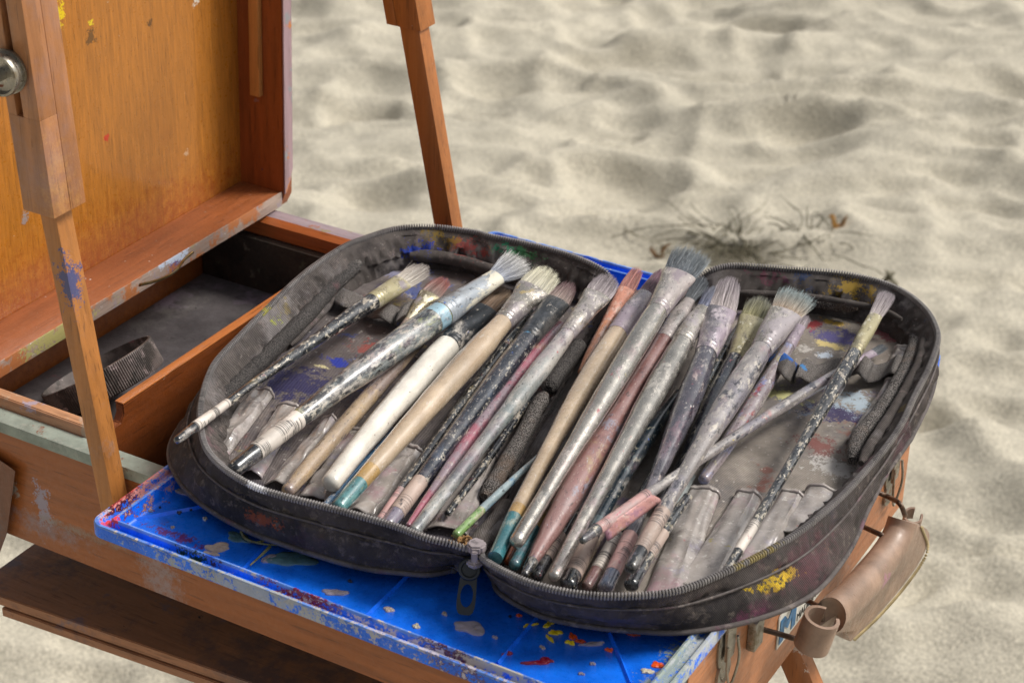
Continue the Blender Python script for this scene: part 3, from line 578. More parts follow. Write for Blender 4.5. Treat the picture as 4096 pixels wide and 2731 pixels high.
floor_r = lay('case_floor_right', '928980', [('6d6868', 10, .50, .12, .8), ('9c9086', 14, .54, .12, .7), ('6a5a7c', 15, .62, .06, .7), ('9a5a4c', 17, .64, .06, .7), ('8298b8', 22, .66, .06, .7), ('c4b06a', 26, .69, .05, .7), ('d2ccc4', 180, .64, .06, .9)],
    [(ku(5, 1250, 770, ZF), .013, '57528c', (.6, 1, 1), .9), (ku(5, 1240, 660, ZF), .005, 'e2bc58', (.5, 1.2, 1)), (ku(5, 1230, 840, ZF), .007, 'dcc88a', (.5, 1.4, 1)), (ku(5, 1090, 680, ZF), .006, 'a84448', (1.2, .6, 1)), (ku(5, 1440, 640, ZF), .005, 'a0503c'), (ku(5, 1650, 750, ZF), .009, '8a4048', (.6, 1, 1), .8), (ku(5, 1280, 1370, ZF), .013, '3a3260', (.5, 1, 1), .9), (ku(5, 850, 1220, ZF), .010, 'c8c486', (.5, 1, 1), .9),
     (ku(5, 1420, 1290, ZF), .012, 'b4c4d0', (.8, .8, 1), .9), (ku(6, 1130, 150, ZF), .012, '7a3c38', (.7, 1, 1), .8), (ku(6, 1250, 330, ZF), .012, 'c4c0bc', (.7, 1, 1), .9), (ku(5, 1020, 870, ZF), .006, 'c4beb8'), (ku(5, 1170, 920, ZF), .006, 'c2ccd8')],
    rough=.6, bump=.8, bscale=420, weave=500)
zipm = lay('zipper_coil', '7a7675', [('5c5858', 50, .58, .1, .8), ('8f8a86', 300, .56, .1, .8)], [(un(3030, 2225, ZT), .010, '9a8838', (.6, .6, 1), .6), (ku(2, 640, 890, ZT), .008, 'd2d2d4'), (ku(1, 740, 780, ZT), .008, 'a8a458')], rough=.5, bump=.2)
knit = lay('knit_trim', '5c5855', [('6a4a4e', 20, .6, .1, .7), ('a8a09a', 60, .68, .1, .6), ('c0a83c', 40, .80, .02)], rough=.7, vor=(1100, '2e2b2b'), bump=.7, spec=.3)
knit2 = lay('knit_trim_light', '8a8480', [('6a5a4e', 20, .56, .1, .7), ('a89a90', 50, .66, .1, .6), ('a08a3c', 40, .78, .03)], rough=.7, vor=(1100, '3c3836'), bump=.9, spec=.3)
def loopat(spec_):
    """list of (x, y, z) photo pixels with plane height -> closed loop of world points"""
    return [un(x, y, z) for x, y, z in spec_]
TL = loopat([(1899, 2190, .036), (1800, 2172, .041), (1700, 2148, ZT), (1593, 2107, ZT), (1450, 2065, ZT), (1312, 2028, ZT), (1134, 1983, ZT), (1016, 1944, ZT), (904, 1878, ZT), (828, 1796, ZT), (803, 1704, ZT), (805, 1602, ZT), (853, 1462, ZT), (955, 1348, ZT), (1057, 1245, ZT), (1210, 1100, ZT), (1363, 993, ZT), (1465, 950, ZT), (1593, 913, ZT), (1740, 908, ZT), (1900, 928, ZT), (1955, 943, ZT), (2108, 975, ZT), (2261, 1015, ZT), (2380, 1062, .042), (2440, 1112, .036), (2430, 1210, .026), (2330, 1400, .023), (2120, 1770, .023), (1960, 2080, .026)])
TR = loopat([(1925, 2218, .036), (2057, 2304, .041), (2210, 2355, ZT), (2389, 2381, ZT), (2567, 2380, ZT), (2720, 2358, ZT), (2878, 2297, ZT), (3057, 2210, ZT), (3210, 2116, ZT), (3363, 1986, ZT), (3465, 1878, ZT), (3545, 1785, ZT), (3608, 1690, ZT), (3655, 1588, ZT), (3720, 1460, ZT), (3751, 1358, ZT), (3736, 1290, ZT), (3695, 1230, ZT), (3618, 1169, ZT), (3516, 1126, ZT), (3363, 1093, ZT), (3210, 1080, ZT), (3057, 1068, ZT), (2930, 1062, ZT), (2853, 1078, .042), (2795, 1115, .036), (2720, 1210, .026), (2560, 1440, .023), (2250, 1830, .023), (2010, 2140, .026)])
BL = [(1875, 2240), (1759, 2295), (1567, 2300), (1390, 2265), (1219, 2212), (1060, 2155), (906, 2085), (800, 2015), (725, 1945), (680, 1870), (670, 1800), (690, 1740), (770, 1650)]
BR = [(1985, 2268), (1990, 2360), (2090, 2440), (2264, 2492), (2400, 2515), (2525, 2526), (2660, 2532), (2786, 2530), (2920, 2510), (3048, 2475), (3160, 2435), (3257, 2385), (3340, 2290), (3413, 2190), (3460, 2070), (3515, 1960), (3580, 1830)]
NL = 420
def resample(loop):
    return [Vector(p) for p in catmull(loop, NL, True)]
pipm = lay('case_piping', '57504e', [('3a3535', 60, .5, .2, .8), ('857a74', 160, .58, .1, .7), ('6a4454', 30, .62, .1, .6)], rough=.75, bump=.5, bscale=900)
def shell(T, Bpx, side, fmat):
    T = resample(T); cen = sum(T, Vector())/NL
    nrm = []
    for i in range(NL):
        d = T[(i+3) % NL]-T[i-3]; d.z = 0; d.normalize(); n_ = Vector((d.y, -d.x, 0))
        if n_.dot(T[i]-cen) < 0: n_ = -n_
        nrm.append(n_)
    for _ in range(3): nrm = [(nrm[i-2]+nrm[i-1]+nrm[i]+nrm[(i+1) % NL]+nrm[(i+2) % NL]).normalized() for i in range(NL)]
    # visible foot of the wall, as offset outwards from the zip line
    B = [un(x, y, ZB0) for x, y in Bpx]; B = [Vector(p) for p in catmull(B, 160)]
    off = np.full(NL, np.nan)
    for i in range(NL):
        best = None
        for q in B:
            d = q-T[i]; d.z = 0; s = d.dot(nrm[i]); l = abs(d.dot(Vector((-nrm[i].y, nrm[i].x, 0))))
            if l < .0035 and abs(s) < .035 and (best is None or l < best[0]): best = (l, s)
        if best: off[i] = best[1]
    off = np.where(np.isnan(off), .002, off)
    k_ = np.ones(17)/17; off = np.convolve(np.r_[off[-8:], off, off[:8]], k_, 'valid')
    out = bmesh.new(); inn = bmesh.new(); flo = bmesh.new()
    def nz(i, s, f, sd): 
        a = 2*math.pi*i/NL; return (mn.noise(Vector((math.cos(a)*f, math.sin(a)*f, sd)))-.0)*s
    def ring(bm, fo, fz):
        return [bm.verts.new(T[i]+nrm[i]*fo(i)+Vector((0, 0, fz(i)-T[i].z))) for i in range(NL)]
    hgt = [T[i].z for i in range(NL)]
    R = [ring(out, lambda i: off[i]-.004, lambda i: ZB0-.0003), ring(out, lambda i: off[i]-.0008, lambda i: ZB0+.0008), ring(out, lambda i: off[i]-.0012+nz(i, .0012, 12, 2), lambda i: ZB0+(hgt[i]-ZB0)*.16)]
    for f, b in ((.3, .0018), (.45, .0022), (.58, .0014), (.66, .0), (.72, .0012), (.85, .001), (.95, .0005)):
        R.append(ring(out, lambda i, f=f, b=b: off[i]*(1-f)+b*.6+nz(i, .0030*math.sin(math.pi*f), 12, f*4)+nz(i, .0022*math.sin(math.pi*f), 34, f*11)+nz(i, .0007*math.sin(math.pi*f), 110, f*25), lambda i, f=f: ZB0+(hgt[i]-ZB0)*f))
    R.append(ring(out, lambda i: .0004, lambda i: hgt[i]-.0002)); R.append(ring(out, lambda i: -.0004, lambda i: hgt[i]-.0003))
    for A, Bq in zip(R, R[1:]):
        for k in range(NL): out.faces.new([A[k], A[(k+1) % NL], Bq[(k+1) % NL], Bq[k]])
    wd = lambda i: min(1., max(.25, (hgt[i]-ZF)/(ZT-ZF)))
    R = [ring(inn, lambda i: -.0003, lambda i: hgt[i]-.0004)]
    for d_, f, a in ((.0022, .93, .0002), (.0048, .84, .0003), (.0052, .82, .0009), (.0085, .66, .0012), (.0115, .46, .0018), (.0128, .40, .0016), (.0120, .34, .0014), (.0140, .20, .0016), (.0150, .02, .0008), (.0150, -.12, 0)):
        R.append(ring(inn, lambda i, d_=d_, a=a, f=f: -d_*wd(i)+nz(i, a*2.4, 24, f*7)+nz(i, a*1.5, 60, f*11)+nz(i, a*.7, 150, f*20), lambda i, f=f, a=a: ZF+(hgt[i]-ZF)*f+nz(i, a, 30, 4+f)))
    for A, Bq in zip(R, R[1:]):
        for k in range(NL): inn.faces.new([A[k], A[(k+1) % NL], Bq[(k+1) % NL], Bq[k]])
    inner = [T[i]-nrm[i]*.013*wd(i) for i in range(NL)]; c2 = sum(inner, Vector())/NL; prev = None
    for s_ in np.r_[1., np.linspace(.985, .02, 46)]:
        rg = []
        for i in range(NL):
            p = c2+(inner[i]-c2)*s_; q = Vector((p.x*34, p.y*34, side*3))
            p.z = ZF-.0005+mn.noise(q)*.0016+mn.noise(q*3)*.0006+mn.noise(q*9)*.00025; rg.append(flo.verts.new(p))
        if prev:
            for k in range(NL): flo.faces.new([prev[k], prev[(k+1) % NL], rg[(k+1) % NL], rg[k]])
        prev = rg
    flo.faces.new(prev)
    for b_ in (out, inn, flo): recalc(b_)
    for f in flo.faces:
        if f.normal.z < 0: f.normal_flip()
    part('outer_wall', out, fabric_out, case); part('inner_wall', inn, fabric_in, case); part('lining_floor', flo, fmat, case)
    pp = bmesh.new(); vis = [T[i]+nrm[i]*(off[i]-.0004)+Vector((0, 0, ZB0+.0006-T[i].z)) for i in range(NL)]
    tube(pp, vis, .0016, 8, True); vis = [T[i]+nrm[i]*(off[i]*.34+.0012)+Vector((0, 0, ZB0+(hgt[i]-ZB0)*.66-T[i].z)) for i in range(NL)]; tube(pp, vis, .0007, 6, True)
    part('piping', pp, pipm, case)
    # zipper: coil teeth along the traced line
    P = np.array(T+[T[0]]); d = np.r_[0, np.cumsum(np.linalg.norm(np.diff(P, axis=0), axis=1))]
    z_ = bmesh.new(); n = int(d[-1]/.0018)
    for j in range(n):
        s = d[-1]*j/n; p = Vector([np.interp(s, d, P[:, k]) for k in range(3)]); q = Vector([np.interp((s+.001) % d[-1], d, P[:, k]) for k in range(3)])
        if p.z < .034: continue
        t = (q-p).normalized(); i = int(s/d[-1]*NL) % NL; n_ = nrm[i]; u = t.cross(n_).normalized(); u = u if u.z > 0 else -u
        a = .00050; pr = [(-.0017, -.0012), (-.0019, .0004), (-.0010, .0016), (.0010, .0016), (.0019, .0004), (.0017, -.0012)]
        A = [z_.verts.new(p+n_*x+u*y-t*a) for x, y in pr]; M_ = [z_.verts.new(p+n_*x*1.08+u*(y*1.15)) for x, y in pr]; Bq = [z_.verts.new(p+n_*x+u*y+t*a) for x, y in pr]
        for U_, V_ in ((A, M_), (M_, Bq)):
            for k in range(6): z_.faces.new([U_[k], U_[(k+1) % 6], V_[(k+1) % 6], V_[k]])
        z_.faces.new(A[::-1]); z_.faces.new(Bq)
    part('zipper_teeth', z_, zipm, case)
shell(TL, BL, 1, floor_l); shell(TR, BR, 2, floor_r)
# spine between the halves
sp = bmesh.new(); L_ = [un(x, y, .021) for x, y in ((1915, 2190), (1990, 2090), (2130, 1770), (2335, 1400), (2440, 1160))]; R_ = [un(x, y, .021) for x, y in ((1945, 2205), (2040, 2120), (2270, 1840), (2570, 1430), (2760, 1150))]
L_ = catmull(L_, 40); R_ = catmull(R_, 40); g = []
for i in range(40):
    row = []
    for j in range(13):
        f = j/12; p = Vector(L_[i])*(1-f)+Vector(R_[i])*f; p.z = .0205+.003*math.sin(f*9.4)+.0015*mn.noise(p*60); row.append(sp.verts.new(p))
    g.append(row)
for i in range(39):
    for j in range(12): sp.faces.new([g[i][j], g[i+1][j], g[i+1][j+1], g[i][j+1]])
recalc(sp); part('spine', sp, fabric_in, case)
def kroll(pts, r, mat, name='knit_roll', sn=.0008):
    b = bmesh.new(); c = catmull([ku(*p) for p in pts], 70)
    rad = [r*(min(1, .55+.45*min(i, 69-i)/4))+mn.noise(Vector((i*.25, r*1e4, 0)))*sn*.5 for i in range(70)]
    tube(b, c, rad, 16); part(name, b, mat, case)
kroll([(1, 1470, 375, .030), (1, 1330, 490, .028), (1, 1180, 640, .026), (1, 1040, 800, .026), (1, 890, 950, .026), (1, 720, 1120, .026), (1, 560, 1270, .026), (1, 430, 1400, .027), (1, 330, 1500, .028)], .0055, knit)
kroll([(1, 1560, 350, .024), (1, 1400, 500, .021), (1, 1240, 690, .021), (1, 1080, 860, .021), (1, 900, 1040, .021)], .0025, fabric_in)
kroll([(5, 1900, 700, .029), (5, 1885, 850, .027), (5, 1800, 1050, .026), (5, 1680, 1260, .026), (5, 1560, 1430, .026), (6, 1440, 100, .026), (6, 1390, 280, .026)], .0052, knit2)
kroll([(5, 1960, 780, .033), (5, 1930, 950, .033), (5, 1850, 1120, .033), (5, 1720, 1350, .033), (6, 1560, 120, .033), (6, 1460, 300, .033)], .0035, fabric_in)
kroll([(5, 560, 470, .029), (5, 800, 500, .028), (5, 1050, 500, .028), (5, 1250, 525, .028), (5, 1430, 545, .029)], .0042, knit2)
kroll([(5, 480, 430, .034), (5, 800, 445, .034), (5, 1100, 470, .034), (5, 1400, 520, .034), (5, 1600, 560, .034), (5, 1780, 640, .034)], .0022, fabric_in)
kroll([(3, -120, 240, .028), (3, 100, 250, .027), (3, 300, 290, .027), (3, 500, 350, .027), (3, 800, 430, .027), (3, 1100, 560, .026)], .0045, fabric_in)
kroll([(3, 1220, 930, .026), (3, 1100, 1090, .026), (3, 1020, 1190, .027), (3, 960, 1290, .027)], .0058, knit)
kroll([(3, 940, 1330, .026), (3, 870, 1440, .025), (4, 840, 130, .025), (4, 760, 290, .024), (4, 660, 450, .024), (4, 560, 620, .023), (4, 460, 760, .022)], .0050, knit2)
kroll([(3, 1090, 1300, .021), (3, 1000, 1450, .021), (4, 900, 160, .021), (4, 780, 380, .021), (4, 700, 520, .021)], .0018, knit)
kroll([(4, 660, 800, .024), (4, 540, 950, .026), (4, 440, 1060, .030), (4, 385, 1140, .034)], .0042, fabric_in, 'zipper_tape', .0002)
kroll([(4, 720, 860, .023), (4, 600, 990, .025), (4, 480, 1110, .029), (4, 420, 1180, .033)], .0040, fabric_in, 'zipper_tape', .0002)
# slider and pull tab
slm = lay('slider_paint', '9a9092', [('6d6668', 90, .60, .06)], rough=.4, bump=.3)
tabm = lay('black_plastic', '181d1f', [('8a8a80', 90, .74, .06, .5), ('1d2426', 20, .5, .2, .6)], rough=.38, coat=.2)
sx = un(1903, 2196, .040); fx = Vector((UP.x, UP.y, 0)).normalized(); rx_ = Vector((RT.x, RT.y, 0)).normalized()
b = bmesh.new(); prism(b, [sx+rx_*(x*.001)+fx*(y*.001)+Vector((0, 0, -.002)) for x, y in ((-5, 1), (-4, 5), (0, 8), (5, 5), (6, 1), (3, -3), (-3, -3))], (0, 0, .005), .001)
prism(b, [sx+rx_*(x*.001)+fx*(y*.001)+Vector((0, 0, -.009)) for x, y in ((-5, -1), (-5, -4), (-1, -7), (3, -5), (5, -1))], (0, 0, .0035), .001)
prism(b, [sx+rx_*(x*.001)+fx*(y*.001)+Vector((0, 0, -.007)) for x, y in ((-2.5, 2), (-2.5, -5), (1, -5), (1, 2))], (0, 0, .008), .0006)
part('zipper_slider', b, slm, case)
b = bmesh.new(); tA = un(1882, 2245, .030); tB = un(1858, 2458, .006)
ax = (tB-tA); Lt = ax.length; ax.normalize(); sd_ = (rx_-ax*rx_.dot(ax)).normalized(); nn = sd_.cross(ax).normalized(); nn = nn if nn.z > 0 else -nn
def tab(bm, outer_, hole):
    n = len(outer_)
    V = [[bm.verts.new(tA+sd_*x+ax*y+nn*z) for x, y in lp_] for z in (.0, .0022) for lp_ in (outer_, hole)]
    for a_, c_ in ((0, 1), (2, 3), (0, 2), (1, 3)):
        for k in range(n): bm.faces.new([V[a_][k], V[a_][(k+1) % n], V[c_][(k+1) % n], V[c_][k]])
n = 48; outer_ = []; hole = []; hole2 = []
W0, W1 = .0042, .0056
for k in range(n):
    a = 2*math.pi*k/n; c_, s_ = math.cos(a), math.sin(a); se = lambda v: math.copysign(abs(v)**.55, v)
    y = Lt*.5+se(s_)*Lt*.5; wq = W0+(W1-W0)*y/Lt; outer_.append((se(c_)*wq, y))
    hole.append((c_*.0034, Lt-.0105+s_*.0062))
tab(b, outer_, hole); recalc(b)
part('zipper_pull', b, tabm, case)
b = bmesh.new(); tube(b, [tA+sd_*(.0052*math.cos(a))+ax*(.004+.0052*math.sin(a))+nn*.0025 for a in np.linspace(0, 6.283, 24)[:-1]], .0012, 8, True); part('pull_ring', b, tabm, case)
# elastic loops
def band(pts, hgt_px, mat, name='elastic_band'):
    """pts: (k, x, y, z) along the lower edge; the upper edge is hgt_px further up the picture plane, lying down"""
    lo = catmull([ku(k, x, y, z) for k, x, y, z, *_ in pts], 90); up_l = catmull([ku(k, x+(p[0] if p else 60), y-hgt_px, z+.0005) for k, x, y, z, *p in pts], 90)
    b = bmesh.new(); g = []
    for i in range(90):
        g.append([b.verts.new(Vector(lo[i])*(1-f)+Vector(up_l[i])*f+Vector((0, 0, .0010*math.sin(f*3.14)))) for f in np.linspace(0, 1, 8)])
    for i in range(89):
        for j in range(7): b.faces.new([g[i][j], g[i+1][j], g[i+1][j+1], g[i][j+1]])
    recalc(b); o = part(name, b, mat, case); so_ = o.modifiers.new('thick', 'SOLIDIFY'); so_.thickness = .0009; return o
em = lay('elastic', '8a8480', [('5a5f78', 24, .56, .1, .7), ('8d7a70', 30, .58, .1, .7), ('c4beb8', 150, .76, .05)], [(ku(5, 860, 950, .03), .012, '1f62b8', (1, 1, 1)), (ku(5, 1000, 1010, .03), .004, '4a86c0')], rough=.85, vor=(1500, '55504d'), bump=.8)
band([(1, 1235, 700, .022), (1, 1290, 725, .025), (1, 1350, 745, .024), (1, 1440, 790, .022), (1, 1530, 825, .022), (1, 1610, 825, .028), (1, 1680, 860, .026), (1, 1715, 895, .021), (1, 1725, 850, .029), (1, 1790, 810, .030), (1, 1860, 800, .022)], 120, em)
band([(5, 700, 990, .022), (5, 780, 1030, .031), (5, 860, 1090, .034), (5, 925, 1145, .021), (5, 940, 1095, .029), (5, 990, 1095, .028), (5, 1060, 1135, .023), (5, 1180, 1090, .021), (5, 1300, 1080, .021), (5, 1385, 1075, .024), (5, 1430, 1065, .031), (5, 1490, 1110, .031), (5, 1510, 1135, .022), (5, 1600, 1115, .022), (5, 1650, 1080, .023), (5, 1690, 1055, .031), (5, 1735, 1075, .027)], 140, em)
# clear vinyl pockets
vin = lay('clear_vinyl', 'aca49e', [('c0b8b6', 22, .50, .2, .7), ('b47f94', 16, .54, .2, .75), ('8f8ab0', 20, .60, .14, .6), ('74706c', 34, .60, .1, .5), ('dcd8d0', 300, .60, .08, .7), ('5c5450', 60, .60, .16, .6), ('b4a450', 40, .70, .04, .8), ('b0504a', 50, .72, .03, .7)], rough=.14, bump=.18, bscale=160, coat=1., trans=.2)
hem = lay('pocket_hem_mat', '9a908c', [('c0b8b0', 60, .52, .1, .8), ('6a5a58', 90, .58, .08, .7)], rough=.4, coat=.5, bump=.3)
def pocket(k, x0, y0, x1, y1, w0, w1, z0=.021, z1=.021, seed=0):
    P0, P1 = ku(k, x0, y0, z0), ku(k, x1, y1, z1); ax_ = (P1-P0); L = ax_.length; ax_.normalize(); s = ax_.cross(ZZ).normalized(); u = s.cross(ax_); u = u if u.z > 0 else -u
    b = bmesh.new(); g = []; n = 40
    for i in range(n+1):
        f = i/n; wv = (mm((w0+(w1-w0)*f)/1.96, P0))*.5; c_ = P0+ax_*L*f; row = []
        for j in range(25):
            a = math.pi*j/24; lip_ = .0010*math.exp(-((f-.0)/.02)**2)+.0012*math.exp(-((f-.06)/.012)**2)
            h = (.0062+lip_+.0012*math.exp(-((j-7.5-2*math.sin(seed+f*2))/1.0)**2))*(.9+.25*mn.noise(Vector((f*6, seed, j*.1))))*math.sin(a)**.7+mn.noise(Vector((f*5, j*.18, seed*7.)))*.0018*math.sin(a)
            row.append(b.verts.new(c_+s*(-math.cos(a)*wv*(1+.05*mn.noise(Vector((f*5, seed+3, 0)))))+u*h+Vector((0, 0, -.004))))
        g.append(row)
        if i == 1: rimpts = [v_.co.copy() for v_ in row]
    for i in range(n):
        for j in range(24): b.faces.new([g[i][j], g[i+1][j], g[i+1][j+1], g[i][j+1]])
    recalc(b); o = part('vinyl_pocket', b, vin, case)
    b = bmesh.new(); tube(b, [v_+u*.0003 for v_ in rimpts], .0011, 8, flat=.9); part('pocket_hem', b, hem, o); md = o.modifiers.new('thick', 'SOLIDIFY'); md.thickness = .0007
pocket(6, 235, 490, -90, 1330, 250, 300, seed=1); pocket(6, 590, 520, 170, 1270, 200, 330, seed=2); pocket(6, 930, 520, 560, 1120, 190, 270, seed=3); pocket(6, 1180, 500, 960, 860, 290, 330, seed=4)
pocket(2, 690, 110, 300, 600, 190, 210, seed=5); pocket(2, 900, 230, 560, 760, 190, 240, seed=6); pocket(2, 1220, 330, 820, 860, 120, 260, seed=7); pocket(2, 1430, 430, 1080, 960, 200, 250, seed=8); pocket(2, 1850, 560, 1450, 1080, 230, 270, seed=9)
pocket(4, 500, 400, 170, 1010, 130, 330, seed=10); pocket(5, 1740, 1120, 1450, 1600, 170, 230, seed=11); pocket(5, 1790, 860, 1700, 1080, 130, 150, seed=12)
b = bmesh.new(); r_ = random.Random(4)
for i in range(60):
    c_ = ku(4, r_.gauss(300, 60), r_.gauss(1110, 22), .030+r_.random()*.006); a = Vector((r_.gauss(0, 1), r_.gauss(0, 1), r_.gauss(0, .4))).normalized()
    tube(b, [c_-a*.0018, c_+Vector((0, 0, .0005)), c_+a*.0018], [.0003, .0008, .0003], 5)
tag(part('wood_shavings', b, lay('shavings', 'a07a4c', [('4a3220', 300, .52, .08)], rough=.8)), 'small pile of brown crumbs and shavings by the zip slider', 'shavings', kind='stuff')
# ================================================================== THE BRUSHES
G = [('b3aaa8', 330, .66, .05), ('8d8088', 150, .62, .06, .8)]
FILM = [('9c9490', 30, .50, .35, .28), ('c9c2ba', 520, .62, .10, .5), ('c8c1b8', 130, .52, .14, .62, 26), ('8a7f84', 80, .54, .2, .6, 20), ('34353a', 220, .58, .12, .45, 22), ('a8808a', 60, .54, .2, .45, 16), ('b0a070', 70, .60, .14, .45, 19), ('6f86a8', 70, .60, .12, .45, 21)]
FLECK = [('a8484c', 170, .72, .06), ('3f62b0', 150, .73, .06), ('cdb850', 140, .76, .05), ('1c1f24', 420, .60, .10, .7), ('e6e0d6', 500, .70, .06, .8)]
def hm(name, base, layers, rough=.28, coat=1., bump=.16, film=1, **k):
    hsh = sum(ord(ch)*(i_+3) for i_, ch in enumerate(name)); FF = [FILM[(hsh+k*2) % 7] for k in range(4)] if len(FILM) >= 7 else FILM; mul = .6+.25*(hsh % 5)
    FF = [(a_[0], a_[1]*mul, a_[2]+.012*((hsh//7+k) % 4-1), *a_[3:]) for k, a_ in enumerate(FF)]
    lay_ = list(layers)+(FF if film else FILM[1:2])+(FLECK if film else [])
    return lay(name, base, lay_, rough=rough, coat=coat, bump=bump, bscale=900, coord='pc', stretch=(.45, 1, 1), **k)
WFLECK = ('cfc8bc', 420, .60, .05)
black_h = hm('black_handle', '14181d', [('4d5256', 90, .52, .14, .7), ('a39a8c', 260, .57, .05), ('c8bfae', 420, .60, .05), ('8a4a56', 60, .70, .05), ('c2b46a', 70, .745, .03)])
navy_h = hm('navy_handle', '161d2a', [('4a5464', 80, .54, .14, .7), ('a8a296', 240, .59, .05), ('b8ada0', 70, .68, .04), ('4f86a8', 40, .72, .04)])
green_h = hm('olive_splashed_handle', '2a3036', [('7d8484', 60, .46, .08, .9), ('8d9262', 32, .54, .08, .85), ('b2aca0', 200, .54, .05), ('c8c4bc', 140, .64, .05), ('20242a', 220, .60, .06)])
white_h = hm('white_handle', 'e0dbd0', [('b8ab9c', 60, .62, .1, .5), ('7d6f66', 300, .69, .04), ('8a6a60', 26, .72, .05), ('7a88b8', 120, .755, .02)], rough=.25, coat=1., bump=.1, film=0)
beige_h = hm('beige_handle', 'b9a58c', [('a58e74', 24, .5, .15, .6), ('8f8070', 160, .66, .06, .6), ('c8bcae', 300, .66, .05), ('5f5a58', 420, .72, .03)], rough=.25, coat=1., bump=.1, film=0)
tan_h = hm('tan_handle', 'a8937a', [('8d7c78', 30, .50, .1, .8), ('b59a72', 40, .56, .08), ('6c6468', 160, .64, .05), ('a8602c', 60, .74, .03)], bump=.4)
blue_h = hm('blue_handle', '2a5f86', [('8a9094', 60, .56, .06), ('c2beb4', 260, .64, .05)])
pink_h = hm('pink_handle', '9a5a68', [('8a7c84', 28, .46, .12, .9), ('b48a8e', 160, .62, .06), ('4a4048', 300, .70, .04)])
grey_h = hm('grey_handle', '8a8e8c', [('6f7a7a', 22, .50, .1, .8), ('5a5f66', 60, .58, .08, .8), ('b2b4b8', 120, .60, .06), ('5a9486', 30, .70, .05), ('2c2e32', 420, .66, .04), ('8298c0', 34, .72, .04)])
silver_h = hm('silver_handle', 'a8a49c', [('7c7a7a', 40, .56, .12, .6), ('c4beb4', 260, .62, .06, .7), ('a8989e', 50, .62, .08, .8), ('c8a23c', 50, .74, .03), ('94484c', 80, .72, .05), ('3f4448', 120, .64, .08, .7)], rough=.24, coat=1., metal=.75, proughness=.35)
mauve_h = hm('mauve_handle', '7c5450', [('92706c', 26, .46, .14, .8), ('8a8490', 60, .64, .06), ('4c3a3c', 300, .66, .05, .7), ('b2b4c4', 160, .70, .04)], rough=.45)
peach_h = hm('peach_handle', 'cf8f6c', [('b46a4a', 40, .55, .1), ('d8b4a4', 120, .62, .06), ('7a5a50', 300, .70, .04)])
slate_h = hm('slate_handle', '47454f', [('7d7880', 40, .54, .1, .7), ('2f2e38', 60, .58, .08), ('a89c98', 120, .64, .05), ('c4bebc', 420, .66, .04)], rough=.25, coat=1.)
lilac_h = hm('grey_lilac_handle', '8c8684', [('74707a', 40, .50, .1, .8), ('3c3c44', 160, .57, .05), ('b8b0a4', 240, .60, .05), ('9a6466', 60, .68, .05)])
teal_s = hm('teal_handle', '2f6a72', [('8a9a94', 60, .60, .06), ('20404a', 300, .64, .05)])
mint_h = hm('mint_handle', '8fa0a4', [('5f86a4', 40, .54, .08), ('c4bcb0', 160, .60, .05), ('a85a50', 60, .74, .03)])
sage_h = hm('sage_end', '7a9a5c', [('b8b09a', 60, .54, .06), ('5f8a3c', 40, .56, .08)])
orange_h = hm('orange_handle', 'a4501c', [('6a3a20', 160, .62, .06)])
cap_k = hm('black_cap', '11171d', [('5a646a', 90, .60, .08), ('a09888', 420, .66, .04), ('4a4a52', 300, .56, .06)], rough=.2, coat=1.)
cap_l = hm('lilac_cap', '77707e', [('5a6478', 60, .52, .1), ('a09aa4', 160, .6, .05)], rough=.2, coat=1.)
teal_c = hm('teal_cap', '3f7276', [('9a8a4c', 40, .60, .06), ('6a9a98', 60, .52, .1), ('b2b8b0', 300, .68, .04)], rough=.22, coat=1.)
tan_c = hm('tan_band', 'b0905c', [('8a6a3c', 160, .62, .06)], rough=.22, coat=1.)
lab_w = hm('white_label', 'cfc6bc', [('a89a94', 60, .56, .1, .6), ('a06a74', 60, .68, .05), ('c8b23c', 30, .74, .03)], bars='2c2a2c', rough=.5, coat=0, film=0)
lab_p = hm('pink_label', 'bb9490', [('9a8a88', 60, .54, .1, .7), ('a85a6a', 80, .64, .06)], bars='3a3236', rough=.5, coat=0, film=0)
lab_b = hm('buff_label', 'a8958a', [('8a7c74', 60, .54, .1, .7), ('5a5250', 300, .64, .05)], bars='4a4444', rough=.5, coat=0, film=0)
def fm(name, base, layers, met=.85): return lay(name, base, list(layers)+[('cfc8be', 120, .54, .14, .65, 30)]+FLECK, rough=.26, metal=met, proughness=.3, bump=.3, bscale=700, coord='pc', stretch=(.5, 1, 1), spec=.5)
f_silver = fm('ferrule_silver', 'b8b2a8', [('b49a50', 60, .66, .06, .7), ('9c949a', 24, .46, .1, .85), ('7d7678', 60, .56, .08), ('c8c2ba', 260, .62, .05), ('a8a258', 40, .73, .04)])
f_grey = fm('ferrule_grey', 'a8a4a0', [('b4707a', 50, .66, .08, .6), ('a39a98', 22, .40, .12, .9), ('8c8088', 60, .56, .08, .8), ('d2ccc4', 260, .63, .05), ('b0683c', 70, .76, .02), ('6a88b0', 60, .745, .03)])
f_black = fm('ferrule_black', '6c6a68', [('1f2328', 14, .34, .10), ('3c4046', 60, .50, .1), ('a8a096', 260, .63, .05), ('8a6a68', 40, .68, .04)], .6)
f_white = fm('ferrule_white_blue', 'a8a8a8', [('9aa2aa', 26, .42, .1, .9), ('d2cdbc', 60, .54, .06), ('3f7ab4', 70, .68, .04), ('d8cf7a', 60, .72, .03), ('c25a3c', 90, .765, .02)])
f_peach = fm('ferrule_peach', 'b88878', [('cf8f78', 22, .38, .1), ('d8b8ac', 90, .58, .06), ('a85a50', 60, .66, .05)], .5)
f_yellow = fm('ferrule_yellowish', 'b0a68a', [('a8a07c', 24, .42, .1, .8), ('8d8488', 60, .56, .08), ('d2cdb8', 160, .60, .05)])
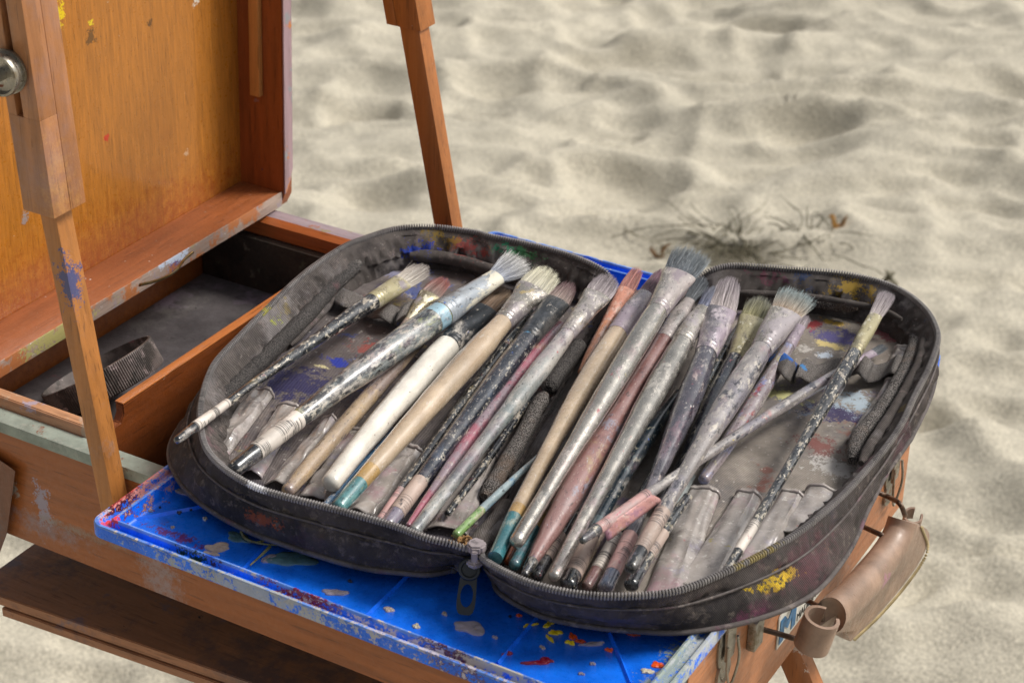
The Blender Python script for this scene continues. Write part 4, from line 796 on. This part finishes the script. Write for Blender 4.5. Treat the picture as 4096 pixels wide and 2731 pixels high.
f_lilac = fm('ferrule_lilac', 'a09aa0', [('9a8c98', 22, .40, .1, .9), ('b4aab0', 90, .56, .08), ('5f86c4', 44, .72, .04), ('c4beb8', 300, .64, .05)])
def bmat(name, root, tip, fleck='d8d2ca'):
    mt = bpy.data.materials.new(name); mt.use_nodes = True; t = mt.node_tree; N = t.nodes; L = t.links; bs = N['Principled BSDF']
    at = N.new('ShaderNodeAttribute'); at.attribute_name = 'pc'; sx_ = N.new('ShaderNodeSeparateXYZ'); L.new(at.outputs['Vector'], sx_.inputs[0])
    a = N.new('ShaderNodeMix'); a.data_type = 'RGBA'; a.inputs[6].default_value = hexc(root); a.inputs[7].default_value = hexc(tip); L.new(sx_.outputs[0], a.inputs[0])
    n = N.new('ShaderNodeTexNoise'); n.inputs['Scale'].default_value = 3.; L.new(at.outputs['Vector'], n.inputs['Vector']); n.inputs['Detail'].default_value = 6
    mr = N.new('ShaderNodeMapRange'); mr.inputs[1].default_value = .60; mr.inputs[2].default_value = .70; L.new(n.outputs['Fac'], mr.inputs[0])
    b = N.new('ShaderNodeMix'); b.data_type = 'RGBA'; L.new(a.outputs[2], b.inputs[6]); b.inputs[7].default_value = hexc(fleck); L.new(mr.outputs[0], b.inputs[0])
    c = N.new('ShaderNodeMix'); c.data_type = 'RGBA'; c.blend_type = 'MULTIPLY'; c.inputs[0].default_value = 1; L.new(b.outputs[2], c.inputs[6])
    hv = N.new('ShaderNodeMapRange'); hv.inputs[3].default_value = .45; hv.inputs[4].default_value = 1.25; L.new(sx_.outputs[2], hv.inputs[0]); cc = N.new('ShaderNodeCombineColor')
    for i in range(3): L.new(hv.outputs[0], cc.inputs[i])
    L.new(cc.outputs[0], c.inputs[7]); L.new(c.outputs[2], bs.inputs['Base Color']); bs.inputs['Roughness'].default_value = .55
    return mt
b_grey = bmat('bristle_grey', '8f877c', '6d665f'); b_white = bmat('bristle_white', '9aa0ae', 'd8d6d2', '5a6288'); b_cream = bmat('bristle_cream', 'c4bfae', 'd8d4bc', 'f0ece0')
b_tan = bmat('bristle_tan', '6a5444', 'a08870', '8a7868'); b_red = bmat('bristle_dark_red', 'a89890', '5c3a40', 'b8a8a8'); b_pinkr = bmat('bristle_dusty_red', '8d8078', '8f4a44', 'b08a80')
b_lilac = bmat('bristle_lilac', 'a89ea0', '8c8288', 'c8c0c0'); b_peach = bmat('bristle_rose', 'b07a70', 'a8706c', 'c8a49c'); b_purple = bmat('bristle_purple', '8d747c', '6c4a58', 'a890a0')
b_salt = bmat('bristle_salt_pepper', '5d646c', '7d8488', 'd0d2d2'); b_slate = bmat('bristle_slate', '606468', '4a5058', '9aa0a4'); b_blue = bmat('bristle_blue_grey', '5a5f78', '6a6c78', 'a8a8b4')
b_pale = bmat('bristle_pale', 'b4aaa8', '9c9298', 'd0c8c4'); b_olive = bmat('bristle_olive', 'a09a70', '7a7a70', 'b8b48c'); b_mix = bmat('bristle_mixed', 'b09a84', '8da0a4', 'c8c4b8'); b_hog = bmat('bristle_hog', 'd0c8bc', '9c928c', 'f0ece4')
def brush(label, st, zt, zb, mats, flat=.3, splay=.15, seed=0, nb=420, bl=1., ang=0., rings_=True, curve=0., round_end=True, group=None):
    """st: stations (kind, crop, x, y, width) from the bristle tip to the butt; kinds b bristle, F ferrule mouth, f ferrule start, h handle, l label, c cap"""
    r = random.Random(seed+50); px = [kk(s[1], s[2], s[3]) for s in st]
    d = np.r_[0, np.cumsum([math.hypot(px[i+1][0]-px[i][0], px[i+1][1]-px[i][1]) for i in range(len(px)-1)])]; T = d/d[-1]
    P = [un(px[i][0], px[i][1], zt+(zb-zt)*T[i]) for i in range(len(st))]
    W = [mm(st[i][4]/1.96, P[i])*.56 for i in range(len(st))]
    cen = sum(P, Vector())/len(P); root = thing('paint_brush', P[-1], label, 'paint brush', 'paint brushes in the open case')
    # widths interpolated monotonically on a fine grid
    arc = np.r_[0, np.cumsum([(P[i+1]-P[i]).length for i in range(len(P)-1)])]
    A3 = np.array([list(p) for p in P])
    def pos(s): return Vector([float(np.interp(s, arc, sm[:, k])) for k in range(3)])
    sm = A3.copy()
    if len(P) > 4:      # smooth axis: quadratic fit keeps handles straight
        for k in range(3):
            co = np.polyfit(arc, A3[:, k], 2, w=np.array([1.]*len(P))); sm[:, k] = np.polyval(co, arc)
    def posf(s): return pos(s)
    def width(s):
        i = max(0, min(len(W)-2, int(np.searchsorted(arc, s))-1)); f = (s-arc[i])/(arc[i+1]-arc[i]+1e-9); f = min(1, max(0, f)); f = f*f*(3-2*f); return W[i]*(1-f)+W[i+1]*f
    kinds = [s[0] for s in st]; iF = kinds.index('F') if 'F' in kinds else None; jf = kinds.index('f') if 'f' in kinds else None
    ax0 = (Vector(sm[-1])-Vector(sm[0])).normalized()
    vd = (cen-CAM).normalized(); vn = (-vd*.75+ZZ*.5).normalized(); S = ax0.cross(vn).normalized(); U_ = S.cross(ax0).normalized(); U_ = U_ if U_.z > 0 else -U_
    ca, sa = math.cos(ang), math.sin(ang); S, U_ = S*ca+U_*sa, U_*ca-S*sa
    def sweep(name, s0, s1, mat, n=None, thick=lambda s: 1., grow=lambda s: 1., end='none', parent=root, capa=True):
        bm = bmesh.new(); at = bm.verts.layers.float_vector.new('pc'); n = n or max(6, int((s1-s0)/.004)); ss = list(np.linspace(s0, s1, n)); ring = []
        extra = []
        if end == 'round':
            rr = width(s1)*.8; ss = list(np.linspace(s0, s1-rr, n)); extra = [(s1-rr+rr*math.sin(q), math.cos(q)) for q in np.linspace(.25, 1.5, 7)]
        for s, g in [(s, 1.) for s in ss]+extra:
            c = posf(s); w_ = width(min(s, s1))*grow(s)*g; t_ = w_*thick(s) if thick(s) < 1 else w_
            rg = []
            for k in range(20):
                a = 2*math.pi*k/20; wob = 1+.02*mn.noise(Vector((s*90, math.cos(a)*1.5, math.sin(a)*1.5+seed)))
                v = bm.verts.new(c+S*(math.cos(a)*w_*wob)+U_*(math.sin(a)*t_*wob)); v[at] = Vector((s, math.cos(a)*w_, math.sin(a)*w_)); rg.append(v)
            ring.append(rg)
        for A, B in zip(ring, ring[1:]):
            for k in range(20): bm.faces.new([A[k], A[(k+1) % 20], B[(k+1) % 20], B[k]])
        bm.faces.new(ring[0][::-1]); bm.faces.new(ring[-1]); recalc(bm)
        return part(name, bm, mat, parent)
    start = 0
    if iF is not None:
        sF = arc[iF]; sf = arc[jf] if jf is not None else arc[-1]; start = jf if jf is not None else len(st)-1
        th = lambda s: flat+(1-flat)*min(1, max(0, (s-sF)/((sf-sF)*.72+1e-6)))**.8
        def rg_(s):
            u = (sf-s); g = 1.03
            if rings_:
                for q in (.003, .0065): g += .045*math.exp(-((u-q)/.0009)**2)
            return g
        sweep('ferrule', sF, sf, mats['f'], n=70, thick=th, grow=rg_)
        # bristles
        sB = arc[0]; Lb = (sF-sB)*bl; c0 = posf(sF); adir = (posf(sB)-posf(sF)); adir.normalize(); wF = width(sF); wT = W[0]
        bm = bmesh.new(); at = bm.verts.layers.float_vector.new('pc')
        core = []
        for f in np.linspace(-.12, .80, 8):
            rg = []; ww = (wF*.97*(1-max(0, f))+wT*max(0, f))*(1 if f < .6 else .93-.2*(f-.6)/.2)
            for k in range(16):
                a = 2*math.pi*k/16; v = bm.verts.new(c0+adir*(Lb*f)+S*(math.cos(a)*ww*.84)+U_*(math.sin(a)*ww*flat*(.9-.5*max(0, f)))); v[at] = Vector((max(0, f), math.cos(a)*3, .05)); rg.append(v)
            core.append(rg)
        for A, B in zip(core, core[1:]):
            for k in range(16): bm.faces.new([A[k], A[(k+1) % 16], B[(k+1) % 16], B[k]])
        bm.faces.new(core[0]); bm.faces.new(core[-1][::-1])
        for h in range(int(nb*1.5)):
            u = r.uniform(-1, 1); v_ = r.uniform(-1, 1)*math.sqrt(max(0, 1-u*u)); 
            if h % 2: v_ = math.copysign(math.sqrt(max(0, 1-u*u)), v_)*r.uniform(.85, 1.05)
            base = c0+S*(u*wF*.94)+U_*(v_*wF*flat*.92)-adir*.002; prof_l = Lb*(1-.22*abs(u)**2.2*(1 if splay < .3 else .4))*r.uniform(.80, 1.06)+.002
            cl_ = mn.noise(Vector((u*5, v_*2, seed*3.1))); tu = (u+cl_*.28)*wT*r.uniform(.9, 1.08)+r.gauss(0, splay*wT*.25)+(r.gauss(0, wT*.35) if r.random() < .05 else 0); tv = v_*wF*flat*.55+r.gauss(0, splay*wT*.22)+.0
            end_ = c0+adir*prof_l+S*tu+U_*tv+S*(curve*Lb); rad = r.uniform(.00009, .00019); hv = r.random(); prevr = None
            midc = base*.5+end_*.5+S*r.gauss(0, .0004)+U_*r.gauss(0, .0004)+S*(u*wF*.1)
            for q in range(6):
                f = q/5; c = base*(1-f)**2+midc*2*f*(1-f)+end_*f*f; rr = rad*(1-.75*f**2); ring = []
                for k in range(3):
                    a = 2.094*k+h; w1 = bm.verts.new(c+S*(math.cos(a)*rr)+U_*(math.sin(a)*rr)); w1[at] = Vector((f, u*1.2+h*.01, hv)); ring.append(w1)
                if prevr:
                    for k in range(3): bm.faces.new([prevr[k], prevr[(k+1) % 3], ring[(k+1) % 3], ring[k]])
                prevr = ring
        part('bristles', bm, mats['b'], root)
    # handle, label, cap: runs of equal kind
    i = start
    while i < len(st)-1:
        k0 = kinds[i] if kinds[i] != 'f' else 'h'; j = i+1
        while j < len(st)-1 and (kinds[j] == k0 or (kinds[j] == 'h' and k0 == 'h')): j += 1
        nm = {'h': 'handle', 'l': 'label', 'c': 'cap', 't': 'band'}[k0]; last = j >= len(st)-1
        g = {'l': 1.045, 't': 1.006}.get(k0, 1.); s0 = arc[i]-(.0015 if (i == start and iF is not None) else 0)
        sweep(nm, s0, arc[j], mats[k0], grow=(lambda s, g=g: g), end='round' if (last and round_end) else 'none')
        i = j
    return root
def M(f=None, b=None, h=None, l=None, c=None, t=None): return dict(f=f, b=b, h=h, l=l, c=c, t=t)
brush('slim black brush with white label and grey hog bristles, leftmost in the case', [('b', 1, 1975, 440, 125), ('F', 1, 1770, 535, 140), ('f', 1, 1540, 700, 125), ('h', 1, 1440, 775, 122), ('h', 1, 1270, 885, 108), ('h', 1, 1100, 1000, 92), ('h', 1, 720, 1275, 74), ('l', 2, 435, 225, 62), ('c', 2, 140, 405, 76), ('h', 2, 0, 515, 62)],
      .036, .052, M(f_yellow, b_hog, black_h, lab_w, cap_k), seed=1, splay=.2)
brush('thick blue-black brush with light blue ring, barcode label and splayed white bristles', [('b', 3, 735, 305, 190), ('F', 3, 560, 405, 130), ('h', 3, 400, 500, 150), ('f', 3, 125, 700, 195), ('t', 3, 120, 705, 196), ('h', 3, 60, 760, 200), ('h', 1, 1900, 930, 205), ('h', 1, 1700, 1080, 205), ('h', 1, 1500, 1215, 190), ('h', 1, 1250, 1400, 160), ('l', 2, 955, 345, 138), ('c', 2, 630, 605, 132), ('h', 2, 440, 760, 122)],
      .048, .040, M(f_white, b_white, green_h, lab_w, cap_k, hm('blue_ring', '8fb4c4', [('c2452c', 50, .60, .04), ('5a7a8a', 200, .6, .06)], rough=.35)), flat=.55, splay=.75, seed=2, nb=520, bl=1.15)
brush('stained beige brush handle lying under the thick blue-black brush', [('h', 1, 1900, 1010, 95), ('h', 1, 1740, 1210, 108), ('h', 2, 1500, 215, 122), ('h', 2, 1350, 370, 124), ('h', 2, 1180, 530, 122), ('h', 2, 1030, 730, 118), ('h', 2, 880, 930, 100)], .026, .027, M(h=tan_h), seed=3)
brush('short white-stained brush with dusty red bristles standing in the left elastic loop', [('b', 1, 2120, 535, 105), ('F', 1, 1985, 640, 150), ('h', 1, 1930, 720, 110), ('f', 1, 1830, 850, 62), ('h', 1, 1780, 930, 60), ('h', 1, 1660, 1100, 50)], .032, .022, M(f_yellow, b_pinkr, tan_h), seed=4, splay=.2)
brush('white handled brush with black ferrule and tan bristles', [('b', 3, 610, 505, 150), ('F', 3, 500, 655, 170), ('h', 3, 380, 760, 175), ('f', 3, 150, 950, 180), ('h', 3, 60, 1030, 190), ('h', 2, 1900, 55, 188), ('h', 2, 1650, 345, 172), ('h', 2, 1450, 580, 156), ('h', 2, 1300, 740, 146), ('h', 2, 1190, 870, 142)],
      .032, .034, M(f_black, b_tan, white_h), seed=5, splay=.2)
brush('thin blue brush handle between the white and the beige brush', [('h', 2, 1720, 430, 40), ('h', 2, 1600, 570, 44), ('h', 2, 1400, 770, 48), ('h', 2, 1170, 1030, 50)], .025, .027, M(h=blue_h), seed=6)
brush('long beige brush with teal end, yellow-stained ferrule and cream bristles', [('b', 3, 965, 365, 185), ('F', 3, 850, 500, 235), ('h', 3, 760, 610, 175), ('f', 3, 610, 770, 138), ('h', 3, 560, 820, 150), ('h', 3, 450, 940, 178), ('h', 3, 330, 1090, 186), ('h', 3, 100, 1340, 178), ('h', 2, 1850, 370, 162), ('h', 2, 1640, 620, 142), ('t', 2, 1540, 740, 132), ('c', 2, 1450, 850, 126), ('h', 2, 1270, 1060, 112)],
      .047, .036, M(f_silver, b_cream, beige_h, c=teal_c, t=tan_c), seed=7, splay=.2, nb=520)
brush('thin dark pink-flecked brush with pale pink end beside the thick black brush', [('h', 3, 830, 680, 46), ('h', 3, 770, 770, 50), ('h', 3, 640, 950, 78), ('h', 3, 500, 1140, 84), ('h', 3, 330, 1360, 84), ('h', 2, 2200, 310, 80), ('h', 2, 1980, 600, 74), ('h', 2, 1860, 760, 64), ('l', 2, 1780, 900, 62), ('h', 2, 1600, 1150, 56)], .030, .034, M(h=black_h, l=lab_p), seed=8)
brush('thick black white-flecked brush with dark red bristles and buff label', [('b', 3, 1125, 470, 120), ('F', 3, 1030, 600, 190), ('h', 3, 930, 740, 172), ('f', 3, 800, 900, 148), ('h', 3, 740, 1000, 160), ('h', 3, 620, 1170, 165), ('h', 3, 450, 1400, 150), ('h', 4, 240, 210, 132), ('h', 4, 100, 400, 120), ('l', 2, 1915, 830, 112), ('c', 2, 1745, 1085, 116), ('h', 2, 1670, 1200, 108)],
      .040, .034, M(f_black, b_red, navy_h, lab_b, cap_l), seed=9, flat=.4, splay=.1)
brush('dusty pink brush handle half hidden under the grey brush', [('h', 3, 1050, 780, 60), ('h', 3, 960, 900, 90), ('h', 3, 820, 1100, 118), ('h', 3, 620, 1360, 122), ('h', 4, 400, 220, 110), ('h', 4, 200, 480, 90), ('h', 4, 0, 760, 60), ('h', 2, 1850, 1190, 42)], .030, .034, M(h=pink_h), seed=10)
brush('grey handled flat brush with lilac-grey bristles just left of the spine', [('b', 3, 1450, 415, 155), ('F', 3, 1350, 545, 195), ('h', 3, 1260, 670, 150), ('f', 3, 1110, 860, 116), ('h', 3, 1050, 950, 128), ('h', 3, 920, 1120, 146), ('h', 3, 750, 1330, 138), ('h', 3, 610, 1500, 116), ('h', 4, 480, 300, 104), ('h', 4, 280, 550, 98), ('h', 4, 80, 830, 98), ('h', 2, 1860, 1240, 88)],
      .048, .034, M(f_silver, b_lilac, grey_h), seed=11, splay=.25)
brush('slim peach brush with rose bristles at the head of the spine', [('b', 3, 1655, 355, 95), ('F', 3, 1590, 510, 120), ('h', 3, 1530, 610, 105), ('f', 3, 1420, 780, 88), ('h', 3, 1360, 880, 88), ('h', 3, 1290, 1030, 82), ('h', 3, 1230, 1170, 60)], .040, .026, M(f_peach, b_peach, peach_h), seed=12, flat=.45)
brush('long tan brush with square teal end and purple bristles', [('b', 3, 1850, 370, 70), ('F', 3, 1740, 540, 105), ('h', 3, 1650, 660, 150), ('f', 3, 1480, 860, 152), ('h', 3, 1440, 930, 160), ('h', 3, 1330, 1110, 166), ('h', 3, 1200, 1330, 158), ('h', 4, 1140, 80, 146), ('h', 4, 1030, 320, 122), ('h', 4, 900, 570, 112), ('h', 4, 790, 760, 114), ('t', 4, 735, 850, 118), ('c', 4, 695, 920, 118), ('h', 4, 525, 1230, 108)],
      .044, .040, M(f_lilac, b_purple, beige_h, c=teal_s, t=tan_c), seed=13, flat=.6, splay=.12, round_end=False)
brush('tallest brush, silver handled with splayed grey bristles against the sand', [('b', 3, 2110, 215, 235), ('F', 3, 2005, 385, 235), ('h', 3, 1930, 500, 190), ('f', 3, 1800, 680, 150), ('h', 3, 1770, 740, 160), ('h', 3, 1690, 880, 168), ('h', 3, 1540, 1100, 168), ('h', 3, 1400, 1310, 160), ('h', 4, 1330, 130, 148), ('h', 4, 1180, 400, 124), ('h', 4, 1060, 600, 116), ('h', 4, 930, 790, 112), ('h', 4, 810, 960, 116), ('c', 4, 715, 1080, 112), ('h', 4, 680, 1130, 98)],
      .066, .044, M(f_grey, b_salt, silver_h, c=silver_h), seed=14, splay=.5, nb=620)
brush('mauve brush with bulging tapered handle and dark slate bristles', [('b', 3, 2190, 430, 100), ('F', 3, 2080, 590, 80), ('h', 3, 1980, 730, 130), ('f', 3, 1850, 910, 130), ('h', 3, 1790, 1020, 122), ('h', 3, 1660, 1230, 128), ('h', 3, 1540, 1430, 134), ('h', 4, 1480, 210, 150), ('h', 4, 1370, 400, 184), ('h', 4, 1240, 590, 200), ('h', 4, 1130, 760, 196), ('h', 4, 1000, 980, 158), ('h', 4, 900, 1150, 116), ('c', 4, 840, 1260, 84), ('h', 4, 770, 1380, 60)],
      .046, .036, M(f_grey, b_slate, mauve_h, c=cap_k), seed=15, flat=.5)
brush('colour-splashed silver brush with small blue-grey bristles, right of the mauve brush', [('b', 3, 2265, 500, 90), ('F', 3, 2190, 650, 90), ('h', 3, 2110, 780, 140), ('f', 3, 2000, 930, 150), ('h', 3, 1940, 1040, 162), ('h', 3, 1830, 1230, 172), ('h', 3, 1710, 1450, 166), ('h', 4, 1690, 170, 152), ('h', 4, 1560, 390, 136), ('h', 4, 1430, 600, 122), ('h', 4, 1300, 820, 108), ('h', 4, 1180, 1040, 98), ('h', 4, 1090, 1230, 92), ('c', 4, 1040, 1330, 92), ('h', 4, 1005, 1400, 84)],
      .050, .042, M(f_silver, b_blue, silver_h, c=silver_h), seed=16, flat=.55)
brush('large slate brush with wide pale bristles beneath the crossing brush', [('b', 5, 405, 330, 140), ('F', 5, 395, 570, 210), ('h', 5, 340, 740, 200), ('f', 5, 245, 920, 156), ('h', 5, 205, 1010, 164), ('h', 5, 130, 1190, 180), ('h', 5, 50, 1390, 172), ('h', 4, 1970, 250, 152), ('h', 4, 1880, 450, 122), ('h', 4, 1790, 640, 98), ('h', 4, 1700, 830, 88), ('l', 4, 1590, 1060, 108), ('c', 4, 1480, 1360, 112), ('h', 4, 1420, 1500, 118)],
      .050, .030, M(f_lilac, b_pale, slate_h, lab_p, cap_l), seed=17, splay=.15, nb=560)
brush('dark blue brush with buff label and black cap, deep between two silver brushes', [('h', 4, 1990, -40, 90), ('h', 4, 1850, 130, 104), ('h', 4, 1700, 360, 120), ('h', 4, 1560, 600, 112), ('h', 4, 1420, 830, 100), ('h', 4, 1330, 990, 104), ('l', 4, 1290, 1080, 124), ('c', 4, 1165, 1370, 124), ('h', 4, 1110, 1480, 128)], .030, .030, M(h=hm('deep_blue_handle', '16242e', [('4a5a60', 120, .56, .08), ('8d8a7c', 300, .60, .05)]), l=lab_b, c=cap_k), seed=18)
brush('thin dark brush with barcode label and brown end beside the pink-labelled one', [('b', 5, 545, 590, 30), ('F', 5, 510, 680, 40), ('f', 5, 400, 880, 76), ('h', 5, 330, 1010, 84), ('h', 5, 220, 1230, 84), ('h', 4, 2080, 100, 80), ('h', 4, 1900, 380, 76), ('h', 4, 1700, 720, 76), ('l', 4, 1500, 1060, 96), ('c', 4, 1350, 1340, 96), ('h', 4, 1270, 1480, 84)],
      .030, .026, M(f_grey, b_slate, black_h, lab_w, hm('brown_end', '5f3c30', [('8a7468', 160, .6, .08)])), seed=19, nb=80)
brush('flat brush with olive-tinted bristles left of the large grey brush', [('b', 5, 680, 490, 165), ('F', 5, 620, 640, 200), ('h', 5, 560, 780, 160), ('f', 5, 465, 950, 112), ('h', 5, 420, 1050, 126), ('h', 5, 330, 1220, 138), ('h', 5, 230, 1420, 130), ('h', 4, 2120, 340, 110), ('h', 4, 2030, 520, 90), ('h', 4, 1900, 760, 70)], .040, .026, M(f_yellow, b_olive, navy_h), seed=20)
brush('large grey paint-crusted brush with mixed stiff bristles and blunt black end', [('b', 5, 960, 440, 225), ('F', 5, 880, 590, 225), ('h', 5, 800, 720, 200), ('f', 5, 660, 880, 152), ('h', 5, 610, 970, 166), ('h', 5, 500, 1150, 184), ('h', 5, 380, 1330, 176), ('h', 5, 270, 1500, 156), ('h', 4, 2170, 360, 132), ('h', 4, 2060, 570, 112), ('h', 4, 1970, 740, 102), ('l', 4, 1870, 880, 114), ('c', 4, 1680, 1180, 106), ('h', 4, 1590, 1330, 100)],
      .052, .046, M(f_silver, b_mix, lilac_h, lab_b, cap_k), seed=21, splay=.45, nb=560)
brush('pink-grey brush pushed through the blue-stained elastic loop', [('b', 5, 1025, 620, 70), ('F', 5, 985, 690, 70), ('f', 5, 890, 860, 88), ('h', 5, 840, 940, 96), ('h', 5, 745, 1110, 110), ('h', 5, 640, 1290, 124), ('h', 5, 540, 1460, 112), ('h', 6, 400, 100, 112), ('h', 6, 330, 230, 100), ('h', 6, 240, 450, 84)], .030, .024, M(f_lilac, b_lilac, hm('rose_grey_handle', '8a7e82', [('94484c', 60, .60, .06), ('8a8fb4', 40, .54, .08), ('b0a888', 90, .62, .06), ('c4c0bc', 260, .62, .05)])), seed=22, nb=120)
brush('slender black brush with worn white label, rightmost in the case', [('b', 5, 1645, 440, 105), ('F', 5, 1585, 610, 95), ('h', 5, 1530, 730, 104), ('f', 5, 1410, 910, 98), ('h', 5, 1360, 990, 108), ('h', 5, 1270, 1140, 118), ('h', 5, 1170, 1310, 98), ('h', 5, 1060, 1500, 82), ('h', 6, 950, 220, 74), ('h', 6, 830, 420, 74), ('h', 6, 710, 620, 76), ('l', 6, 635, 770, 76), ('h', 6, 500, 990, 70), ('h', 6, 380, 1180, 62)],
      .042, .040, M(f_yellow, b_pale, black_h, lab_w), seed=23, splay=.3)
brush('thin brush crossing over the others with a peeling pink barcode label', [('b', 5, 1640, 850, 56), ('F', 5, 1560, 900, 62), ('f', 5, 1440, 985, 66), ('h', 5, 1340, 1030, 72), ('h', 5, 1180, 1110, 84), ('h', 5, 1000, 1230, 86), ('h', 5, 800, 1355, 84), ('h', 5, 600, 1480, 78), ('h', 6, 300, 180, 72), ('h', 4, 2080, 510, 70), ('h', 4, 1850, 690, 72), ('l', 4, 1760, 750, 84), ('c', 4, 1350, 1010, 84), ('h', 4, 1210, 1100, 56)],
      .026, .060, M(f_lilac, b_slate, lilac_h, lab_p, black_h), seed=24, nb=90)
b = bmesh.new(); o_crs = [o for o in bpy.data.objects if o.get('label', '').startswith('thin brush crossing')][0]
q = [ku(4, 1770, 740, .057), ku(4, 1385, 1010, .058), ku(4, 1430, 1115, .049), ku(4, 1850, 800, .049)]
at = b.verts.layers.float_vector.new('pc'); g = []
for i in range(13):
    row = []
    for j in range(6):
        f, u = i/12, j/5; p = (q[0]*(1-f)+q[1]*f)*(1-u)+(q[3]*(1-f)+q[2]*f)*u; p = p+ZZ*(.0015*math.sin(u*2.5)+.0008*mn.noise(Vector((f*5, u*3, 1)))); v = b.verts.new(p); v[at] = Vector((f*.1, u*.01, 0)); row.append(v)
    g.append(row)
for i in range(12):
    for j in range(5): b.faces.new([g[i][j], g[i+1][j], g[i+1][j+1], g[i][j+1]])
recalc(b); fl = part('label_flap', b, hm('flap_pink', 'bd8a84', [('a87a8a', 60, .5, .1), ('c8a86a', 90, .66, .05)], rough=.5, coat=0), o_crs); md = fl.modifiers.new('t', 'SOLIDIFY'); md.thickness = .0004
brush('thin mint-blue brush handle with green tip beside the knitted spine', [('h', 4, 960, 380, 36), ('h', 4, 860, 460, 42), ('h', 4, 700, 620, 54), ('h', 4, 560, 750, 60), ('c', 4, 440, 860, 64), ('h', 4, 235, 1065, 66)], .030, .036, M(h=mint_h, c=sage_h), seed=25)
brush('short teal ended brush tucked under the mauve handle', [('h', 4, 1100, 560, 50), ('h', 4, 1000, 720, 60), ('t', 4, 930, 880, 76), ('c', 4, 860, 1010, 84), ('h', 4, 690, 1310, 90)], .028, .032, M(h=tan_h, c=teal_s, t=tan_c), seed=26)
brush('orange brush end between the two teal ends', [('h', 4, 860, 860, 60), ('h', 4, 760, 1030, 66), ('h', 4, 650, 1280, 66)], .024, .027, M(h=orange_h), seed=27)
brush('black brush end just right of the mauve tip', [('h', 4, 1160, 900, 70), ('l', 4, 1060, 1060, 84), ('c', 4, 950, 1250, 92), ('h', 4, 870, 1400, 88)], .026, .029, M(h=black_h, l=lab_b, c=cap_k), seed=28)
brush('small black capped brush with buff label below the large crusted one', [('h', 4, 2060, 760, 70), ('h', 4, 1960, 910, 80), ('l', 4, 1850, 1040, 90), ('h', 4, 1760, 1220, 90), ('c', 4, 1680, 1340, 100), ('h', 4, 1600, 1470, 112)], .030, .032, M(h=black_h, l=lab_b, c=cap_k), seed=29)

brush('dull grey filler brush handle, deep right of the beige brush', [('h', 3, 520, 1060, 60), ('h', 3, 400, 1240, 70), ('h', 3, 260, 1440, 70), ('h', 4, 120, 250, 64), ('h', 4, -60, 520, 60), ('h', 2, 1760, 900, 56)], .022, .025, M(h=lilac_h), seed=31)
brush('dark wine coloured brush handle deep below the silver ones', [('h', 3, 1960, 1150, 80), ('h', 3, 1840, 1330, 96), ('h', 4, 1760, 120, 90), ('h', 4, 1600, 380, 84), ('h', 4, 1470, 600, 76)], .028, .024, M(h=hm('wine_handle', '5a3438', [('8a7c80', 60, .56, .08)])), seed=32)
brush('grey brush handle in the gap right of the slate brush', [('h', 5, 330, 1330, 80), ('h', 5, 240, 1500, 96), ('h', 4, 2060, 420, 92), ('h', 4, 1950, 620, 84), ('h', 4, 1830, 860, 76)], .022, .022, M(h=lilac_h), seed=33)
brush('thin black handle in the gap left of the spine', [('h', 3, 860, 1290, 54), ('h', 3, 720, 1480, 62), ('h', 4, 600, 330, 60), ('h', 4, 380, 620, 56), ('h', 4, 170, 900, 52)], .024, .026, M(h=black_h), seed=34)

brush('slim dark handle sunk between the white and the beige brush tops', [('h', 3, 470, 860, 50), ('h', 3, 330, 1030, 56), ('h', 3, 160, 1240, 60), ('h', 3, 0, 1430, 60), ('h', 2, 1780, 480, 50)], .026, .022, M(h=navy_h), seed=35)
brush('slate blue handle in the dark gap right of the mauve brush', [('h', 3, 1900, 1000, 60), ('h', 3, 1760, 1230, 80), ('h', 3, 1600, 1480, 84), ('h', 4, 1440, 370, 80), ('h', 4, 1290, 640, 70), ('h', 4, 1180, 860, 60)], .026, .024, M(h=slate_h), seed=36)
brush('buff stained handle end showing left of the pink-labelled brush', [('h', 4, 1460, 900, 60), ('h', 4, 1380, 1040, 76), ('h', 4, 1260, 1250, 86), ('h', 4, 1170, 1420, 80)], .024, .025, M(h=tan_h), seed=37)
brush('thin grey handle half hidden left of the pocket row', [('h', 4, 2090, 600, 60), ('h', 4, 1960, 820, 70), ('h', 4, 1800, 1090, 76), ('h', 4, 1690, 1290, 70)], .022, .024, M(h=grey_h), seed=38)
